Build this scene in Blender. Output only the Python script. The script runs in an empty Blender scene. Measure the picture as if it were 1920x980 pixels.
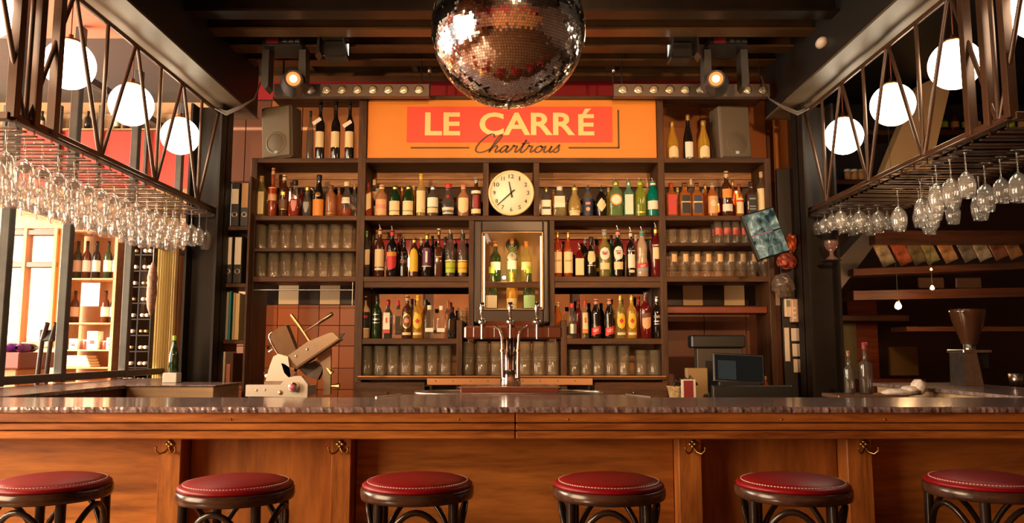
import bpy, math, random
from mathutils import Vector, Matrix
R = math.radians
rnd = random.Random(7)
SC = bpy.context.scene
COL = SC.collection

# ---------------------------------------------------------------- camera
F = 1465.0
TILT = math.atan(165.0 / F)
CZ = 1.26
cam = bpy.data.cameras.new('camera'); camo = bpy.data.objects.new('camera', cam); COL.objects.link(camo)
camo.location = (0, 0, CZ); camo.rotation_euler = (math.pi / 2 + TILT, 0, 0)
cam.sensor_width = 36.0; cam.lens = 36.0 * F / 1920.0; cam.clip_start = 0.05; cam.clip_end = 200
SC.camera = camo

# ---------------------------------------------------------------- exposure, world
SC.view_settings.view_transform = 'Standard'; SC.view_settings.look = 'None'
SC.view_settings.gamma = 1.0; SC.view_settings.exposure = 0.0
SC.cycles.max_bounces = 8; SC.cycles.transparent_max_bounces = 96
SC.cycles.glossy_bounces = 4; SC.cycles.diffuse_bounces = 4; SC.cycles.transmission_bounces = 6
SC.cycles.caustics_reflective = False; SC.cycles.caustics_refractive = False
SC.cycles.sample_clamp_indirect = 6.0; SC.cycles.use_denoising = True
W = bpy.data.worlds.new('world'); SC.world = W; W.use_nodes = True
wb = W.node_tree.nodes['Background']; wb.inputs[0].default_value = (0.95, 0.97, 1.0, 1); wb.inputs[1].default_value = 1.1

def lamp(name, kind, loc, target, energy, color, size=None, size_y=None, spot=None, blend=.5, radius=None):
    d = bpy.data.lights.new(name, kind); d.energy = energy; d.color = color
    if kind == 'AREA':
        d.shape = 'RECTANGLE'; d.size = size; d.size_y = size_y or size
    if kind == 'SPOT':
        d.spot_size = R(spot); d.spot_blend = blend; d.shadow_soft_size = radius or .05
    if kind == 'POINT': d.shadow_soft_size = radius or .05
    o = bpy.data.objects.new(name, d); COL.objects.link(o); o.location = loc
    if target is not None:
        o.rotation_euler = (Vector(target) - Vector(loc)).to_track_quat('-Z', 'Y').to_euler()
    return o
# low warm sun through the shop windows on the left
sd = bpy.data.lights.new('sun', 'SUN'); sd.energy = 16.0; sd.color = (1, .78, .5); sd.angle = R(.6)
so = bpy.data.objects.new('sun', sd); COL.objects.link(so)
so.rotation_euler = Vector((.80, .62, -.42)).to_track_quat('-Z', 'Y').to_euler()
# daylight in the big street windows, left side and behind the viewer
lamp('street_window_light', 'AREA', (-4.05, 1.0, 1.95), (0, 1.5, 1.5), 330, (1, .70, .42), 2.5, 2.2)  # area lamp in place of window daylight, set near for falloff
lamp('shop_window_light', 'AREA', (-6.2, 5.2, 2.1), (-3, 5.6, 1.6), 800, (1, .84, .64), 3.4, 2.2)

# ---------------------------------------------------------------- pixel to place
def at(px, py, Y):
    v = (px - 960) / F; w = (490 - py) / F
    s = Y / (math.cos(TILT) - w * math.sin(TILT))
    return s * v, CZ + s * (math.sin(TILT) + w * math.cos(TILT))
def X_(px, Y, py=500): return at(px, py, Y)[0]
def Z_(py, Y): return at(960, py, Y)[1]

# ---------------------------------------------------------------- mesh builder
class MB:
    def __init__(s): s.v = []; s.f = []; s.sm = []
    def add(s, vs, fs, smooth=False):
        n = len(s.v); s.v += [tuple(p) for p in vs]; s.f += [tuple(i + n for i in f) for f in fs]; s.sm += [smooth] * len(fs); return s
    def box(s, x0, x1, y0, y1, z0, z1, M=None):
        vs = [(x, y, z) for x in (x0, x1) for y in (y0, y1) for z in (z0, z1)]
        if M is not None: vs = [M @ Vector(p) for p in vs]
        return s.add(vs, [(0, 1, 3, 2), (4, 6, 7, 5), (0, 4, 5, 1), (2, 3, 7, 6), (0, 2, 6, 4), (1, 5, 7, 3)])
    def bbox(s, x0, x1, y0, y1, z0, z1, b=.004, M=None):   # chamfered box
        if x0 > x1: x0, x1 = x1, x0
        b = min(b, (x1 - x0) * .45, (y1 - y0) * .45, (z1 - z0) * .45)
        bm = []
        for ax in range(3):
            for sgn in (0, 1):
                lo = [x0 + b, y0 + b, z0 + b]; hi = [x1 - b, y1 - b, z1 - b]
                L = [x0, y0, z0]; H = [x1, y1, z1]
                c = H[ax] if sgn else L[ax]
                a1, a2 = [a for a in range(3) if a != ax]
                q = []
                for (u, w) in ((0, 0), (1, 0), (1, 1), (0, 1)):
                    p = [0, 0, 0]; p[ax] = c; p[a1] = hi[a1] if u else lo[a1]; p[a2] = hi[a2] if w else lo[a2]; q.append(tuple(p))
                bm.append(q)
        pts = []; faces = []
        for q in bm: faces.append(tuple(range(len(pts), len(pts) + 4))); pts += q
        # strips and corners through a hull of shared positions
        def idx(ax, sgn, u, w): return (ax * 2 + sgn) * 4 + {(0, 0): 0, (1, 0): 1, (1, 1): 2, (0, 1): 3}[(u, w)]
        def vi(ax, c): # vertex of face ax for corner c=(cx,cy,cz)
            a = [k for k in range(3) if k != ax]; return idx(ax, c[ax], c[a[0]], c[a[1]])
        for ax in range(3):
            a, b2 = [k for k in range(3) if k != ax]
            for sa in (0, 1):
                for sb in (0, 1):
                    c0 = [0, 0, 0]; c1 = [0, 0, 0]; c0[ax] = 0; c1[ax] = 1
                    for c in (c0, c1): c[a] = sa; c[b2] = sb
                    faces.append((vi(a, c0), vi(a, c1), vi(b2, c1), vi(b2, c0)))
        for cx in (0, 1):
            for cy in (0, 1):
                for cz in (0, 1):
                    c = (cx, cy, cz); faces.append((vi(0, c), vi(1, c), vi(2, c)))
        if M is not None: pts = [M @ Vector(p) for p in pts]
        return s.add(pts, faces)
    def tube(s, pts, r, n=8, caps=True):
        pts = [Vector(p) for p in pts]; rs = r if isinstance(r, (list, tuple)) else [r] * len(pts)
        vs = []; fs = []; up = None
        for i, p in enumerate(pts):
            d = (pts[min(i + 1, len(pts) - 1)] - pts[max(i - 1, 0)])
            if d.length < 1e-9: d = Vector((0, 0, 1))
            d.normalize()
            if up is None:
                up = Vector((0, 0, 1)) if abs(d.z) < .9 else Vector((1, 0, 0))
            u = d.cross(up)
            if u.length < 1e-5: u = d.cross(Vector((0, 1, 0)))
            u.normalize(); w = u.cross(d).normalized(); up = w
            for k in range(n):
                a = 2 * math.pi * k / n; vs.append(p + (u * math.cos(a) + w * math.sin(a)) * rs[i])
        for i in range(len(pts) - 1):
            for k in range(n):
                k2 = (k + 1) % n; fs.append((i * n + k, i * n + k2, (i + 1) * n + k2, (i + 1) * n + k))
        s.add(vs, fs, n > 4)
        if caps:
            s.add(vs[:n], [tuple(range(n))]); s.add(vs[-n:], [tuple(range(n))])
        return s
    def lathe(s, prof, n=20, c=(0, 0, 0), p=2.0, axis='z', smooth=True, rot=0):
        vs = []; fs = []
        for (r, z) in prof:
            for k in range(n):
                a = 2 * math.pi * (k + .5 * (p > 2)) / n + rot
                q = 1 if p == 2 else (abs(math.cos(a)) ** p + abs(math.sin(a)) ** p) ** (-1 / p)
                x, y = r * q * math.cos(a), r * q * math.sin(a)
                vs.append({'z': (c[0] + x, c[1] + y, c[2] + z), 'y': (c[0] + x, c[1] + z, c[2] + y), 'x': (c[0] + z, c[1] + x, c[2] + y)}[axis])
        for i in range(len(prof) - 1):
            if prof[i][0] < 1e-6 and prof[i + 1][0] < 1e-6: continue
            for k in range(n):
                k2 = (k + 1) % n; fs.append((i * n + k, i * n + k2, (i + 1) * n + k2, (i + 1) * n + k))
        return s.add(vs, fs, smooth)
    def prism(s, poly, y0, y1, M=None):   # poly in (x,z), thickness along y
        n = len(poly); vs = [(x, y0, z) for x, z in poly] + [(x, y1, z) for x, z in poly]
        if M is not None: vs = [M @ Vector(p) for p in vs]
        fs = [tuple(range(n)), tuple(range(2 * n - 1, n - 1, -1))] + [(i, (i + 1) % n, n + (i + 1) % n, n + i) for i in range(n)]
        return s.add(vs, fs)
    def mesh(s, name, m, off=(0, 0, 0)):
        me = bpy.data.meshes.new(name)
        me.from_pydata([(a - off[0], b - off[1], c - off[2]) for a, b, c in s.v], [], s.f)
        me.polygons.foreach_set('use_smooth', s.sm)
        me.validate(); me.update()
        if m: me.materials.append(m)
        return me
    def build(s, name, m, parent=None, local=False, label=None):
        off = (0, 0, 0)
        if parent is not None and not local:
            off = Vector((0, 0, 0)); p = parent
            while p is not None: off += p.location; p = p.parent
        if parent is None:
            # origin at the base centre of the thing
            xs, ys, zs = zip(*s.v); c = ((min(xs) + max(xs)) / 2, (min(ys) + max(ys)) / 2, min(zs))
            o = bpy.data.objects.new(name, s.mesh(name, m, c)); o.location = c
        else:
            o = bpy.data.objects.new(name, s.mesh(name, m, off)); o.parent = parent
        COL.objects.link(o)
        if label: o['label'] = label
        return o

def tag(o, label=None, cat=None, group=None, kind=None):
    if label: o['label'] = label
    if cat: o['category'] = cat
    if group: o['group'] = group
    if kind: o['kind'] = kind
    return o
def thing(name, label, cat, loc=(0, 0, 0), group=None, rz=0):
    o = bpy.data.objects.new(name, None); COL.objects.link(o); o.location = loc; o.rotation_euler.z = rz
    o.empty_display_size = .05
    return tag(o, label, cat, group)
KIDS = {}
def copy_tree(o, loc, label=None, group=None, rz=None):
    def rec(a, par):
        c = a.copy(); COL.objects.link(c); c.parent = par
        for k in CH.get(a.name, []): rec(k, c)
        return c
    c = rec(o, None); c.location = loc
    if label: c['label'] = label
    if group: c['group'] = group
    if rz is not None: c.rotation_euler.z = rz
    return c
CH = {}
def register(root):   # remember children for copying
    for o in list(COL.objects):
        if o.parent is not None:
            L = CH.setdefault(o.parent.name, [])
            if o not in L: L.append(o)
def struct(o): o['kind'] = 'structure'; return o

# ---------------------------------------------------------------- materials
MC = {}
def nt(name):
    m = bpy.data.materials.new(name); m.use_nodes = True; return m, m.node_tree, m.node_tree.nodes['Principled BSDF']
def mat(name, c, rough=.5, metal=0.0, var=0.0, scale=20, bump=0.0, emit=None, es=1.0, coat=0.0, spec=.5):
    if name in MC: return MC[name]
    m, t, b = nt(name); b.inputs['Base Color'].default_value = (*c, 1); b.inputs['Roughness'].default_value = rough
    b.inputs['Metallic'].default_value = metal; b.inputs['Coat Weight'].default_value = coat; b.inputs['Specular IOR Level'].default_value = spec
    if emit: b.inputs['Emission Color'].default_value = (*emit, 1); b.inputs['Emission Strength'].default_value = es
    if var or bump:
        tc = t.nodes.new('ShaderNodeTexCoord'); n = t.nodes.new('ShaderNodeTexNoise'); n.inputs['Scale'].default_value = scale; n.inputs['Detail'].default_value = 5
        t.links.new(tc.outputs['Object'], n.inputs['Vector'])
        if var:
            r = t.nodes.new('ShaderNodeValToRGB'); r.color_ramp.elements[0].position = .3; r.color_ramp.elements[1].position = .7
            r.color_ramp.elements[0].color = (*[x * (1 - var) for x in c], 1); r.color_ramp.elements[1].color = (*[min(1, x * (1 + var)) for x in c], 1)
            t.links.new(n.outputs['Fac'], r.inputs[0]); t.links.new(r.outputs[0], b.inputs['Base Color'])
        if bump:
            bp = t.nodes.new('ShaderNodeBump'); bp.inputs['Strength'].default_value = bump; bp.inputs['Distance'].default_value = .002
            t.links.new(n.outputs['Fac'], bp.inputs['Height']); t.links.new(bp.outputs[0], b.inputs['Normal'])
    MC[name] = m; return m
def wood(name, c0, c1, axis=0, scale=6.0, rough=.4, stretch=12.0, coat=0.0):
    if name in MC: return MC[name]
    m, t, b = nt(name); b.inputs['Roughness'].default_value = rough; b.inputs['Coat Weight'].default_value = coat; b.inputs['Coat Roughness'].default_value = .2; b.inputs['Specular IOR Level'].default_value = .3
    tc = t.nodes.new('ShaderNodeTexCoord'); mp = t.nodes.new('ShaderNodeMapping')
    sc = [stretch] * 3; sc[axis] = 1.0; mp.inputs['Scale'].default_value = sc
    geo = t.nodes.new('ShaderNodeNewGeometry')
    t.links.new(geo.outputs['Position'], mp.inputs[0])
    n = t.nodes.new('ShaderNodeTexNoise'); n.inputs['Scale'].default_value = scale * .35; n.inputs['Detail'].default_value = 8; n.inputs['Roughness'].default_value = .62; n.inputs['Distortion'].default_value = .6
    n2 = t.nodes.new('ShaderNodeTexNoise'); n2.inputs['Scale'].default_value = scale * 2.2; n2.inputs['Detail'].default_value = 4
    t.links.new(mp.outputs[0], n.inputs['Vector']); t.links.new(mp.outputs[0], n2.inputs['Vector'])
    mx = t.nodes.new('ShaderNodeMath'); mx.operation = 'MULTIPLY_ADD'; mx.inputs[1].default_value = .35
    t.links.new(n2.outputs['Fac'], mx.inputs[0]); t.links.new(n.outputs['Fac'], mx.inputs[2])
    r = t.nodes.new('ShaderNodeValToRGB'); e = r.color_ramp.elements; e[0].position = .45; e[1].position = .88; e[0].color = (*c0, 1); e[1].color = (*c1, 1)
    t.links.new(mx.outputs[0], r.inputs[0]); t.links.new(r.outputs[0], b.inputs['Base Color'])
    bp = t.nodes.new('ShaderNodeBump'); bp.inputs['Strength'].default_value = .15; bp.inputs['Distance'].default_value = .001
    t.links.new(mx.outputs[0], bp.inputs['Height']); t.links.new(bp.outputs[0], b.inputs['Normal'])
    MC[name] = m; return m
def glass(name, tint=(.97, .97, .97), body=None, k=.0, rough=.03, edge=.35, gl=.75):
    """thin clear glass: transparent seen straight, mirror-like at grazing angles; k mixes in a coloured body"""
    if name in MC: return MC[name]
    m, t, b = nt(name); out = t.nodes['Material Output']
    tr = t.nodes.new('ShaderNodeBsdfTransparent'); tr.inputs[0].default_value = (*tint, 1)
    last = tr
    if k > 0:
        b.inputs['Base Color'].default_value = (*body, 1); b.inputs['Roughness'].default_value = rough; b.inputs['Specular IOR Level'].default_value = .6
        mx = t.nodes.new('ShaderNodeMixShader'); mx.inputs[0].default_value = k
        t.links.new(tr.outputs[0], mx.inputs[1]); t.links.new(b.outputs[0], mx.inputs[2]); last = mx
    g = t.nodes.new('ShaderNodeBsdfGlossy'); g.inputs['Roughness'].default_value = rough; g.inputs[0].default_value = (1, 1, 1, 1)
    lw = t.nodes.new('ShaderNodeLayerWeight'); lw.inputs[0].default_value = .5
    pw = t.nodes.new('ShaderNodeMath'); pw.operation = 'POWER'; pw.inputs[1].default_value = 1.2 / edge; t.links.new(lw.outputs['Facing'], pw.inputs[0])
    ml = t.nodes.new('ShaderNodeMath'); ml.operation = 'MULTIPLY_ADD'; ml.inputs[1].default_value = gl; ml.inputs[2].default_value = .03
    t.links.new(pw.outputs[0], ml.inputs[0])
    mm = t.nodes.new('ShaderNodeMixShader'); t.links.new(ml.outputs[0], mm.inputs[0]); t.links.new(last.outputs[0], mm.inputs[1]); t.links.new(g.outputs[0], mm.inputs[2])
    t.links.new(mm.outputs[0], out.inputs[0])
    MC[name] = m; return m
def emis(name, c, s):
    if name in MC: return MC[name]
    m, t, b = nt(name); e = t.nodes.new('ShaderNodeEmission'); e.inputs[0].default_value = (*c, 1); e.inputs[1].default_value = s
    t.links.new(e.outputs[0], t.nodes['Material Output'].inputs[0]); MC[name] = m; return m

WD = wood('dark_shelf_wood', (.022, .008, .003), (.125, .046, .015), 0, 6, .52)
WDV = wood('dark_shelf_wood_upright', (.020, .008, .003), (.115, .043, .015), 2, 6, .52)
WBACK = wood('brown_back_plank', (.20, .085, .035), (.58, .30, .14), 0, 5, .5)
WBAR = wood('bar_front_wood', (.17, .042, .009), (.60, .21, .040), 0, 5, .42, 10, 0)
WBARV = wood('bar_front_wood_upright', (.18, .05, .011), (.60, .21, .042), 2, 5, .42, 10, 0)
WORANGE = wood('orange_wall_wood', (.42, .13, .025), (.65, .24, .05), 2, 4, .5)
WRED = wood('red_brown_wood', (.14, .025, .012), (.30, .07, .03), 0, 5, .4)
WLIGHT = wood('pale_counter_wood', (.42, .25, .13), (.62, .42, .25), 0, 5, .5)
STEEL = mat('dark_painted_steel', (.018, .010, .006), .38, .3, .3, 8)
STEELG = mat('grey_partition_steel', (.085, .085, .075), .45, .3, .2, 8)
BLACK = mat('black_paint', (.010, .008, .007), .5)
BLACKM = mat('black_plastic', (.014, .013, .013), .35)
CHROME = mat('chrome', (.75, .72, .68), .12, 1.0)
BRUSH = mat('brushed_metal', (.55, .50, .45), .32, 1.0, .15, 30)
BRASS = mat('brass', (.55, .34, .12), .3, 1.0)
COPPER = mat('copper_strip', (.62, .33, .17), .35, 1.0)
MIRROR = mat('bar_mirror', (.62, .56, .50), .02, 1.0)
REDP = mat('dark_red_wall_paint', (.42, .012, .018), .5)
CLEAR = glass('clear_glass', (.98, .965, .93), (.9, .8, .65), .04, .03, .3, .4)
PANE = glass('window_glass', (.95, .95, .93), edge=.10, gl=.35)
CREAM = mat('cream_paper', (.86, .68, .42), .6)
WHITE = mat('white_paper', (.88, .82, .70), .6)
ORD = ['first', 'second', 'third', 'fourth', 'fifth', 'sixth', 'seventh', 'eighth', 'ninth', 'tenth', 'eleventh', 'twelfth', 'thirteenth', 'fourteenth', 'fifteenth', 'sixteenth', 'seventeenth', 'eighteenth']
# ================================================================ setting
def box_struct(name, x0, x1, y0, y1, z0, z1, m): return struct(MB().box(x0, x1, y0, y1, z0, z1).build(name, m))
BW = 6.2   # back wall plane
# floor with planks material
box_struct('floor', -6.6, 6.6, -3.6, 12, -.1, 0, wood('floor_boards', (.10, .045, .02), (.26, .13, .065), 0, 4, .35))
DECK = mat('ceiling_deck_black', (.012, .010, .009), .45, .2, .3, 5)
box_struct('ceiling', -2.4, 6.6, 2.2, 7.6, 3.46, 3.6, DECK)
box_struct('ceiling_hall', -6.6, 6.6, -3.6, 2.2, 4.8, 4.95, mat('hall_ceiling', (.05, .035, .03), .7))
box_struct('trim_ceiling_step', -6.6, 6.6, 2.2, 2.35, 3.46, 4.8, DECK)
box_struct('ceiling_shop', -6.6, -2.4, 2.35, 5.35, 3.46, 3.6, mat('salmon_ceiling', (.72, .22, .13), .6, 0, .1, 2))
box_struct('ceiling_shop_rear', -6.6, -2.4, 5.35, 7.6, 3.62, 3.75, mat('grey_shop_ceiling', (.07, .06, .05), .6))
# rear wall of the hall with orange panels and a red band (seen in the bar mirrors)
box_struct('wall_rear', -6.6, 6.6, -3.75, -3.6, 0, 4.95, mat('rear_wall_brown', (.22, .14, .09), .6))
for i in range(9):
    x = -5.9 + i * 1.45
    struct(MB().bbox(x, x + 1.25, -3.6, -3.55, .3, 3.0, .01).build('wall_rear_panel', mat('rear_orange_panel', (.75, .30, .10), .5, 0, .2, 2)))
struct(MB().box(-6.5, 6.5, -3.6, -3.54, 3.12, 3.6).build('trim_red_band', mat('rear_red_band', (.7, .05, .05), .5)))
box_struct('wall_right', 6.6, 6.75, -3.75, 12, 0, 4.95, mat('right_wall_brown', (.12, .07, .045), .7))
# left wall: sill, lintel and posts with window openings towards the street
LW = mat('street_wall_wood', (.45, .20, .08), .5)
box_struct('wall_left_sill', -6.75, -6.6, -3.75, 7.6, 0, .75, LW)
box_struct('wall_left_lintel', -6.75, -6.6, -3.75, 7.6, 3.1, 4.95, LW)
for i in range(11):
    y = -3.7 + i * 1.1
    struct(MB().box(-6.74, -6.61, y, y + .10, .75, 3.1).build('wall_left_post', LW))
# added window wall out of view, set near so light fades across the bar
box_struct('wall_added_left_sill', -4.35, -4.2, -3.6, 2.3, 0, .8, LW)
box_struct('wall_added_left_lintel', -4.35, -4.2, -3.6, 2.3, 3.1, 4.8, LW)
for i in range(6):
    y = -3.6 + i * 1.16
    struct(MB().box(-4.33, -4.21, y, y + .09, .8, 3.1).build('wall_added_left_post', LW))
# back wall behind the shelving, tiled on both sides
MORTAR = mat('mortar_brown', (.07, .02, .01), .8)
wback = struct(MB().box(-2.25, 2.25, BW, BW + .12, 0, 3.46).build('wall_back', MORTAR))
def wparts(px0, px1, py0, py1, m, name, Y0=BW - .012, Y1=BW, b=.002):
    return MB().bbox(X_(px0, BW), X_(px1, BW), Y0, Y1, Z_(py1, BW), Z_(py0, BW), b).build(name, m, wback)
wparts(380, 1545, 60, 187, REDP, 'red_panel')
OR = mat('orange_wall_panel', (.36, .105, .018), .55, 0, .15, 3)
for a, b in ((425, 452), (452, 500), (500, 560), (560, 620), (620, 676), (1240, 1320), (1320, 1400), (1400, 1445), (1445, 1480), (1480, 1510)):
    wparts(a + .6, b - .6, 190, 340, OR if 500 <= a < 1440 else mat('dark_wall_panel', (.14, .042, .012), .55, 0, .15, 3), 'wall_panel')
# wall tiles
TD = mat('dark_tile', (.02, .014, .012), .22); TC = mat('cream_tile', (.62, .45, .27), .25)
TO = [mat('terracotta_tile', (.30, .075, .02), .28), mat('terracotta_tile_light', (.36, .095, .028), .28), mat('terracotta_tile_dark', (.24, .06, .017), .28)]
def tiles(px_list, dark_first, rows):
    for r, (y0, y1) in enumerate(rows):
        for i in range(len(px_list) - 1):
            m = (TD if (i + dark_first) % 2 == 0 else TC) if r == 0 else rnd.choice(TO)
            wparts(px_list[i] + .5, px_list[i + 1] - .5, y0 + .5, y1 - .5, m, 'tile', BW - .010)
tiles([448, 486, 524.5, 563, 601.5, 640, 678], 1, [(533, 571), (571.5, 610), (610, 648.5), (648.5, 690), (690, 730), (730, 770)])
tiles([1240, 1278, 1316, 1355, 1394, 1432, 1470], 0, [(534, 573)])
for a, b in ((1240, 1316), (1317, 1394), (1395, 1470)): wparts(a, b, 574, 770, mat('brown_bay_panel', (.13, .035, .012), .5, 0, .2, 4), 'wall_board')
# walls joining the back wall to the deeper rooms
box_struct('wall_return_left', -2.30, -2.25, BW, 7.6, 0, 3.46, mat('return_wall_brown', (.10, .05, .025), .6))
box_struct('wall_return_right', 2.25, 2.30, BW, 7.6, 0, 3.46, BLACK)

# ------------------------------------------------ ceiling beams (each its own piece)
BM = mat('brown_beam_paint', (.14, .068, .026), .35, .3, .3, 4)
def ibeam(name, y, z0, h, w=.12, x0=-2.4, x1=2.4, m=BM):
    b = MB(); b.box(x0, x1, y - w / 2, y + w / 2, z0, z0 + .014); b.box(x0, x1, y - w / 2, y + w / 2, z0 + h - .014, z0 + h); b.box(x0, x1, y - .006, y + .006, z0 + .014, z0 + h - .014)
    return struct(b.build(name, m))
for y, z, h, m in ((4.42, 3.22, .2, STEEL), (4.78, 3.26, .18, BM), (5.16, 3.30, .15, BM), (5.52, 3.34, .11, BM), (5.9, 3.36, .09, BM)):
    ibeam('ceiling_beam', y, z, h, m=m)
for x in (-1.55, -.75, .75, 1.55):
    b = MB(); b.box(x - .02, x + .02, 4.4, 6.1, 3.41, 3.455); struct(b.build('ceiling_batten', BM))
# long steel beams and columns on both sides, shop wall pieces
for s, nm in ((-1, 'left'), (1, 'right')):
    lo, hi = sorted((s * 1.90, s * 2.13)); c = (lo + hi) / 2
    b = MB(); b.box(lo, hi, 2.4, 5.7, 2.97, 2.985); struct(b.build('trim_%s_beam_flange' % nm, mat('lit_flange_tone', (.13, .085, .05), .45, .1, .3, 3)))  # brown puts light on the underside; beam sides stay black
    b = MB(); b.box(lo + .01, hi - .01, 2.4, 5.7, 2.986, 3.455); struct(b.build('trim_%s_beam' % nm, BLACK))
    b = MB(); x0, x1 = s * 2.02, s * 2.24; lo, hi = min(x0, x1), max(x0, x1); c = (lo + hi) / 2
    b.box(lo, lo + .016, 5.3, 5.52, 0, 2.97); b.box(hi - .016, hi, 5.3, 5.52, 0, 2.97); b.box(lo, hi, 5.40, 5.414, 0, 2.97)
    struct(b.build('trim_%s_column' % nm, mat('column_paint', (.014, .008, .005), .55, 0, .3, 6, spec=.25)))

# ------------------------------------------------ shop on the left: partition, far wall
def partition():
    XP = -2.95
    pr = thing('glass_partition', 'tall grey steel and glass partition along the left counter', 'partition', (XP, 5.2, 1.047))
    ys = [2.45, 3.2, 3.9, X2Y(4, XP), X2Y(120, XP), X2Y(238, XP), X2Y(324, XP), 7.15]
    for y in ys:
        MB().bbox(XP - .028, XP + .028, y - .028, y + .028, 1.047, 3.45, .004).build('post', STEELG, pr)
    for z in (1.055, 2.10, 3.1):
        MB().bbox(XP - .025, XP + .025, 2.45, 7.15, z, z + .05, .003).build('rail', STEELG, pr)
    for a, b in zip(ys, ys[1:]):
        for z0, z1 in ((1.11, 2.10), (2.16, 3.10)):
            MB().box(XP - .004, XP + .004, a + .035, b - .035, z0, z1).build('pane', PANE, pr)
def X2Y(px, X): return X * F / (px - 960)
partition()
YF = 7.3
fw = mat('far_shop_wall', (.62, .33, .15), .6, 0, .15, 2)
# window opening from px -200..92 between rows 425..640; wall pieces around it
wx0, wx1 = X_(-170, YF), X_(108, YF); wz0, wz1 = Z_(650, YF), Z_(428, YF)
b = MB(); b.box(-6.6, -2.3, YF, YF + .15, 0, wz0); b.box(-6.6, -2.3, YF, YF + .15, wz1, 3.75); b.box(wx1, -2.3, YF, YF + .15, wz0, wz1); b.box(-6.6, wx0, YF, YF + .15, wz0, wz1)
struct(b.build('wall_far_left', fw))
FRM = mat('orange_window_frame', (.60, .27, .10), .5)
wn = struct(bpy.data.objects.new('window_1', None)); COL.objects.link(wn); wn.location = (wx0, YF, wz0)
for px in (-168, -90, -18, 47, 104):
    x = X_(px, YF); MB().bbox(x - .018, x + .018, YF - .03, YF + .08, wz0, wz1, .005).build('mullion', FRM, wn)
for z in (wz0 + .02, wz1 - .04, Z_(496, YF)):
    MB().bbox(wx0, wx1, YF - .02, YF + .07, z - .025, z + .025, .004).build('transom', mat('grey_transom', (.15, .10, .08), .5), wn)
MB().box(wx0, wx1, YF + .02, YF + .026, wz0, wz1).build('pane', PANE, wn)
# street beyond: shrub and pale house
st = MB(); st.box(-14, -3, 12.6, 12.9, 0, 7); tag(st.build('street_house', mat('pale_house_wall', (.8, .78, .72), .8)), 'pale sunlit house wall across the street behind the shop window', 'building')
struct(MB().box(-14, 0, 7.6, 13, -.15, -.11).build('ground_outside', mat('street_paving', (.5, .48, .45), .8)))
LEAF = mat('leaf_green', (.28, .42, .10), .6, 0, .4, 3)
def bush(x, y, z, r, label):
    bt = thing('shrub', label, 'shrub', (x, y, 0))
    m = MB(); m.tube([(x, y, 0), (x + .05, y, z * .6), (x, y, z)], [.06, .05, .03], 6); m.build('trunk', mat('bark', (.2, .12, .07), .8), bt)
    l = MB()
    for i in range(1500):
        d = Vector((rnd.gauss(0, 1), rnd.gauss(0, 1), rnd.gauss(0, 1))).normalized() * r * (rnd.random() ** .4)
        c = Vector((x, y, z)) + Vector((d.x, d.y, d.z * 1.3)); u = Vector((rnd.uniform(-1, 1), rnd.uniform(-1, 1), rnd.uniform(-1, 1))).normalized() * .06; w = u.orthogonal().normalized() * .03
        l.add([c - u, c + w, c + u, c - w], [(0, 1, 2, 3)])
    o = l.build('foliage', LEAF, bt); o['kind'] = 'stuff'
bush(-5.75, 9.6, 2.0, .62, 'sunlit green shrub seen through the middle of the far left window')
bush(-7.4, 11.0, 2.2, .7, 'green street shrub partly cut off at the left picture edge')

# ---- things in the shop
SHW = wood('shop_shelf_wood', (.55, .30, .13), (.80, .50, .26), 0, 5, .5)
def sx(px, Y): return X_(px, Y)
# red valance with panels
rv = thing('red_glazed_screen', 'wide translucent red screen high in the wine shop', 'screen', (sx(160, 7.0), 7.0, Z_(352, 7.0)))
RG = mat('red_screen', (.75, .05, .035), .35, 0, .15, 2)
for a, b_ in ((-220, -110), (-110, -10), (-10, 95), (95, 172), (172, 262), (262, 362)):
    MB().bbox(sx(a + 1, 7.0), sx(b_ - 1, 7.0), 6.99, 7.02, Z_(352, 7.0), Z_(246, 7.0), .003).build('panel', RG, rv)
for a in (-110, -10, 95, 172, 262):
    MB().bbox(sx(a - 3, 6.97), sx(a + 3, 6.97), 6.95, 6.99, Z_(354, 7.0), Z_(200, 7.0), .003).build('frame_bar', STEELG, rv)
# high orange shelf with bottles
hs = thing('high_wine_shelf', 'high orange wooden shelf above the red screen', 'shelf', (sx(160, 7.1), 7.1, Z_(246, 7.1)))
MB().bbox(sx(-220, 7.1), sx(362, 7.1), 7.05, 7.28, Z_(246, 7.1), Z_(243, 7.1), .003).build('shelf_board', SHW, hs)
MB().bbox(sx(-220, 7.1), sx(362, 7.1), 7.26, 7.29, Z_(243, 7.1), Z_(203, 7.1), .003).build('back_board', SHW, hs)
GM = [mat('shop_bottle_green', (.03, .05, .02), .15), mat('shop_bottle_brown', (.12, .03, .015), .15), mat('shop_bottle_black', (.015, .012, .012), .15)]
def simple_bottle(x, y, z, h, r, m, lab, label, group=None, name='wine_bottle'):
    t_ = thing(name, label, 'bottle', (x, y, z), group)
    MB().lathe([(0, 0), (r, .002), (r, h * .6), (r * .8, h * .68), (r * .38, h * .76), (r * .34, h), (0, h)], 12).build('body', m, t_, True)
    if lab: MB().lathe([(r * 1.02, h * .2), (r * 1.02, h * .5)], 12).build('label', lab, t_, True)
    MB().lathe([(r * .4, h * .9), (r * .4, h * 1.01), (0, h * 1.01)], 8).build('cap', BLACK, t_, True)
    return t_
for i, px in enumerate((60, 75, 92, 118, 131, 148, 205, 222, 240, 262)):
    simple_bottle(sx(px, 7.15), 7.15, Z_(243, 7.1) + .001, .19, .028, GM[i % 3], None if i % 2 else CREAM, 'dark wine bottle on the high orange shop shelf, ' + ORD[i] + ' from the left', 'bottles on the high shop shelf')
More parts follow.
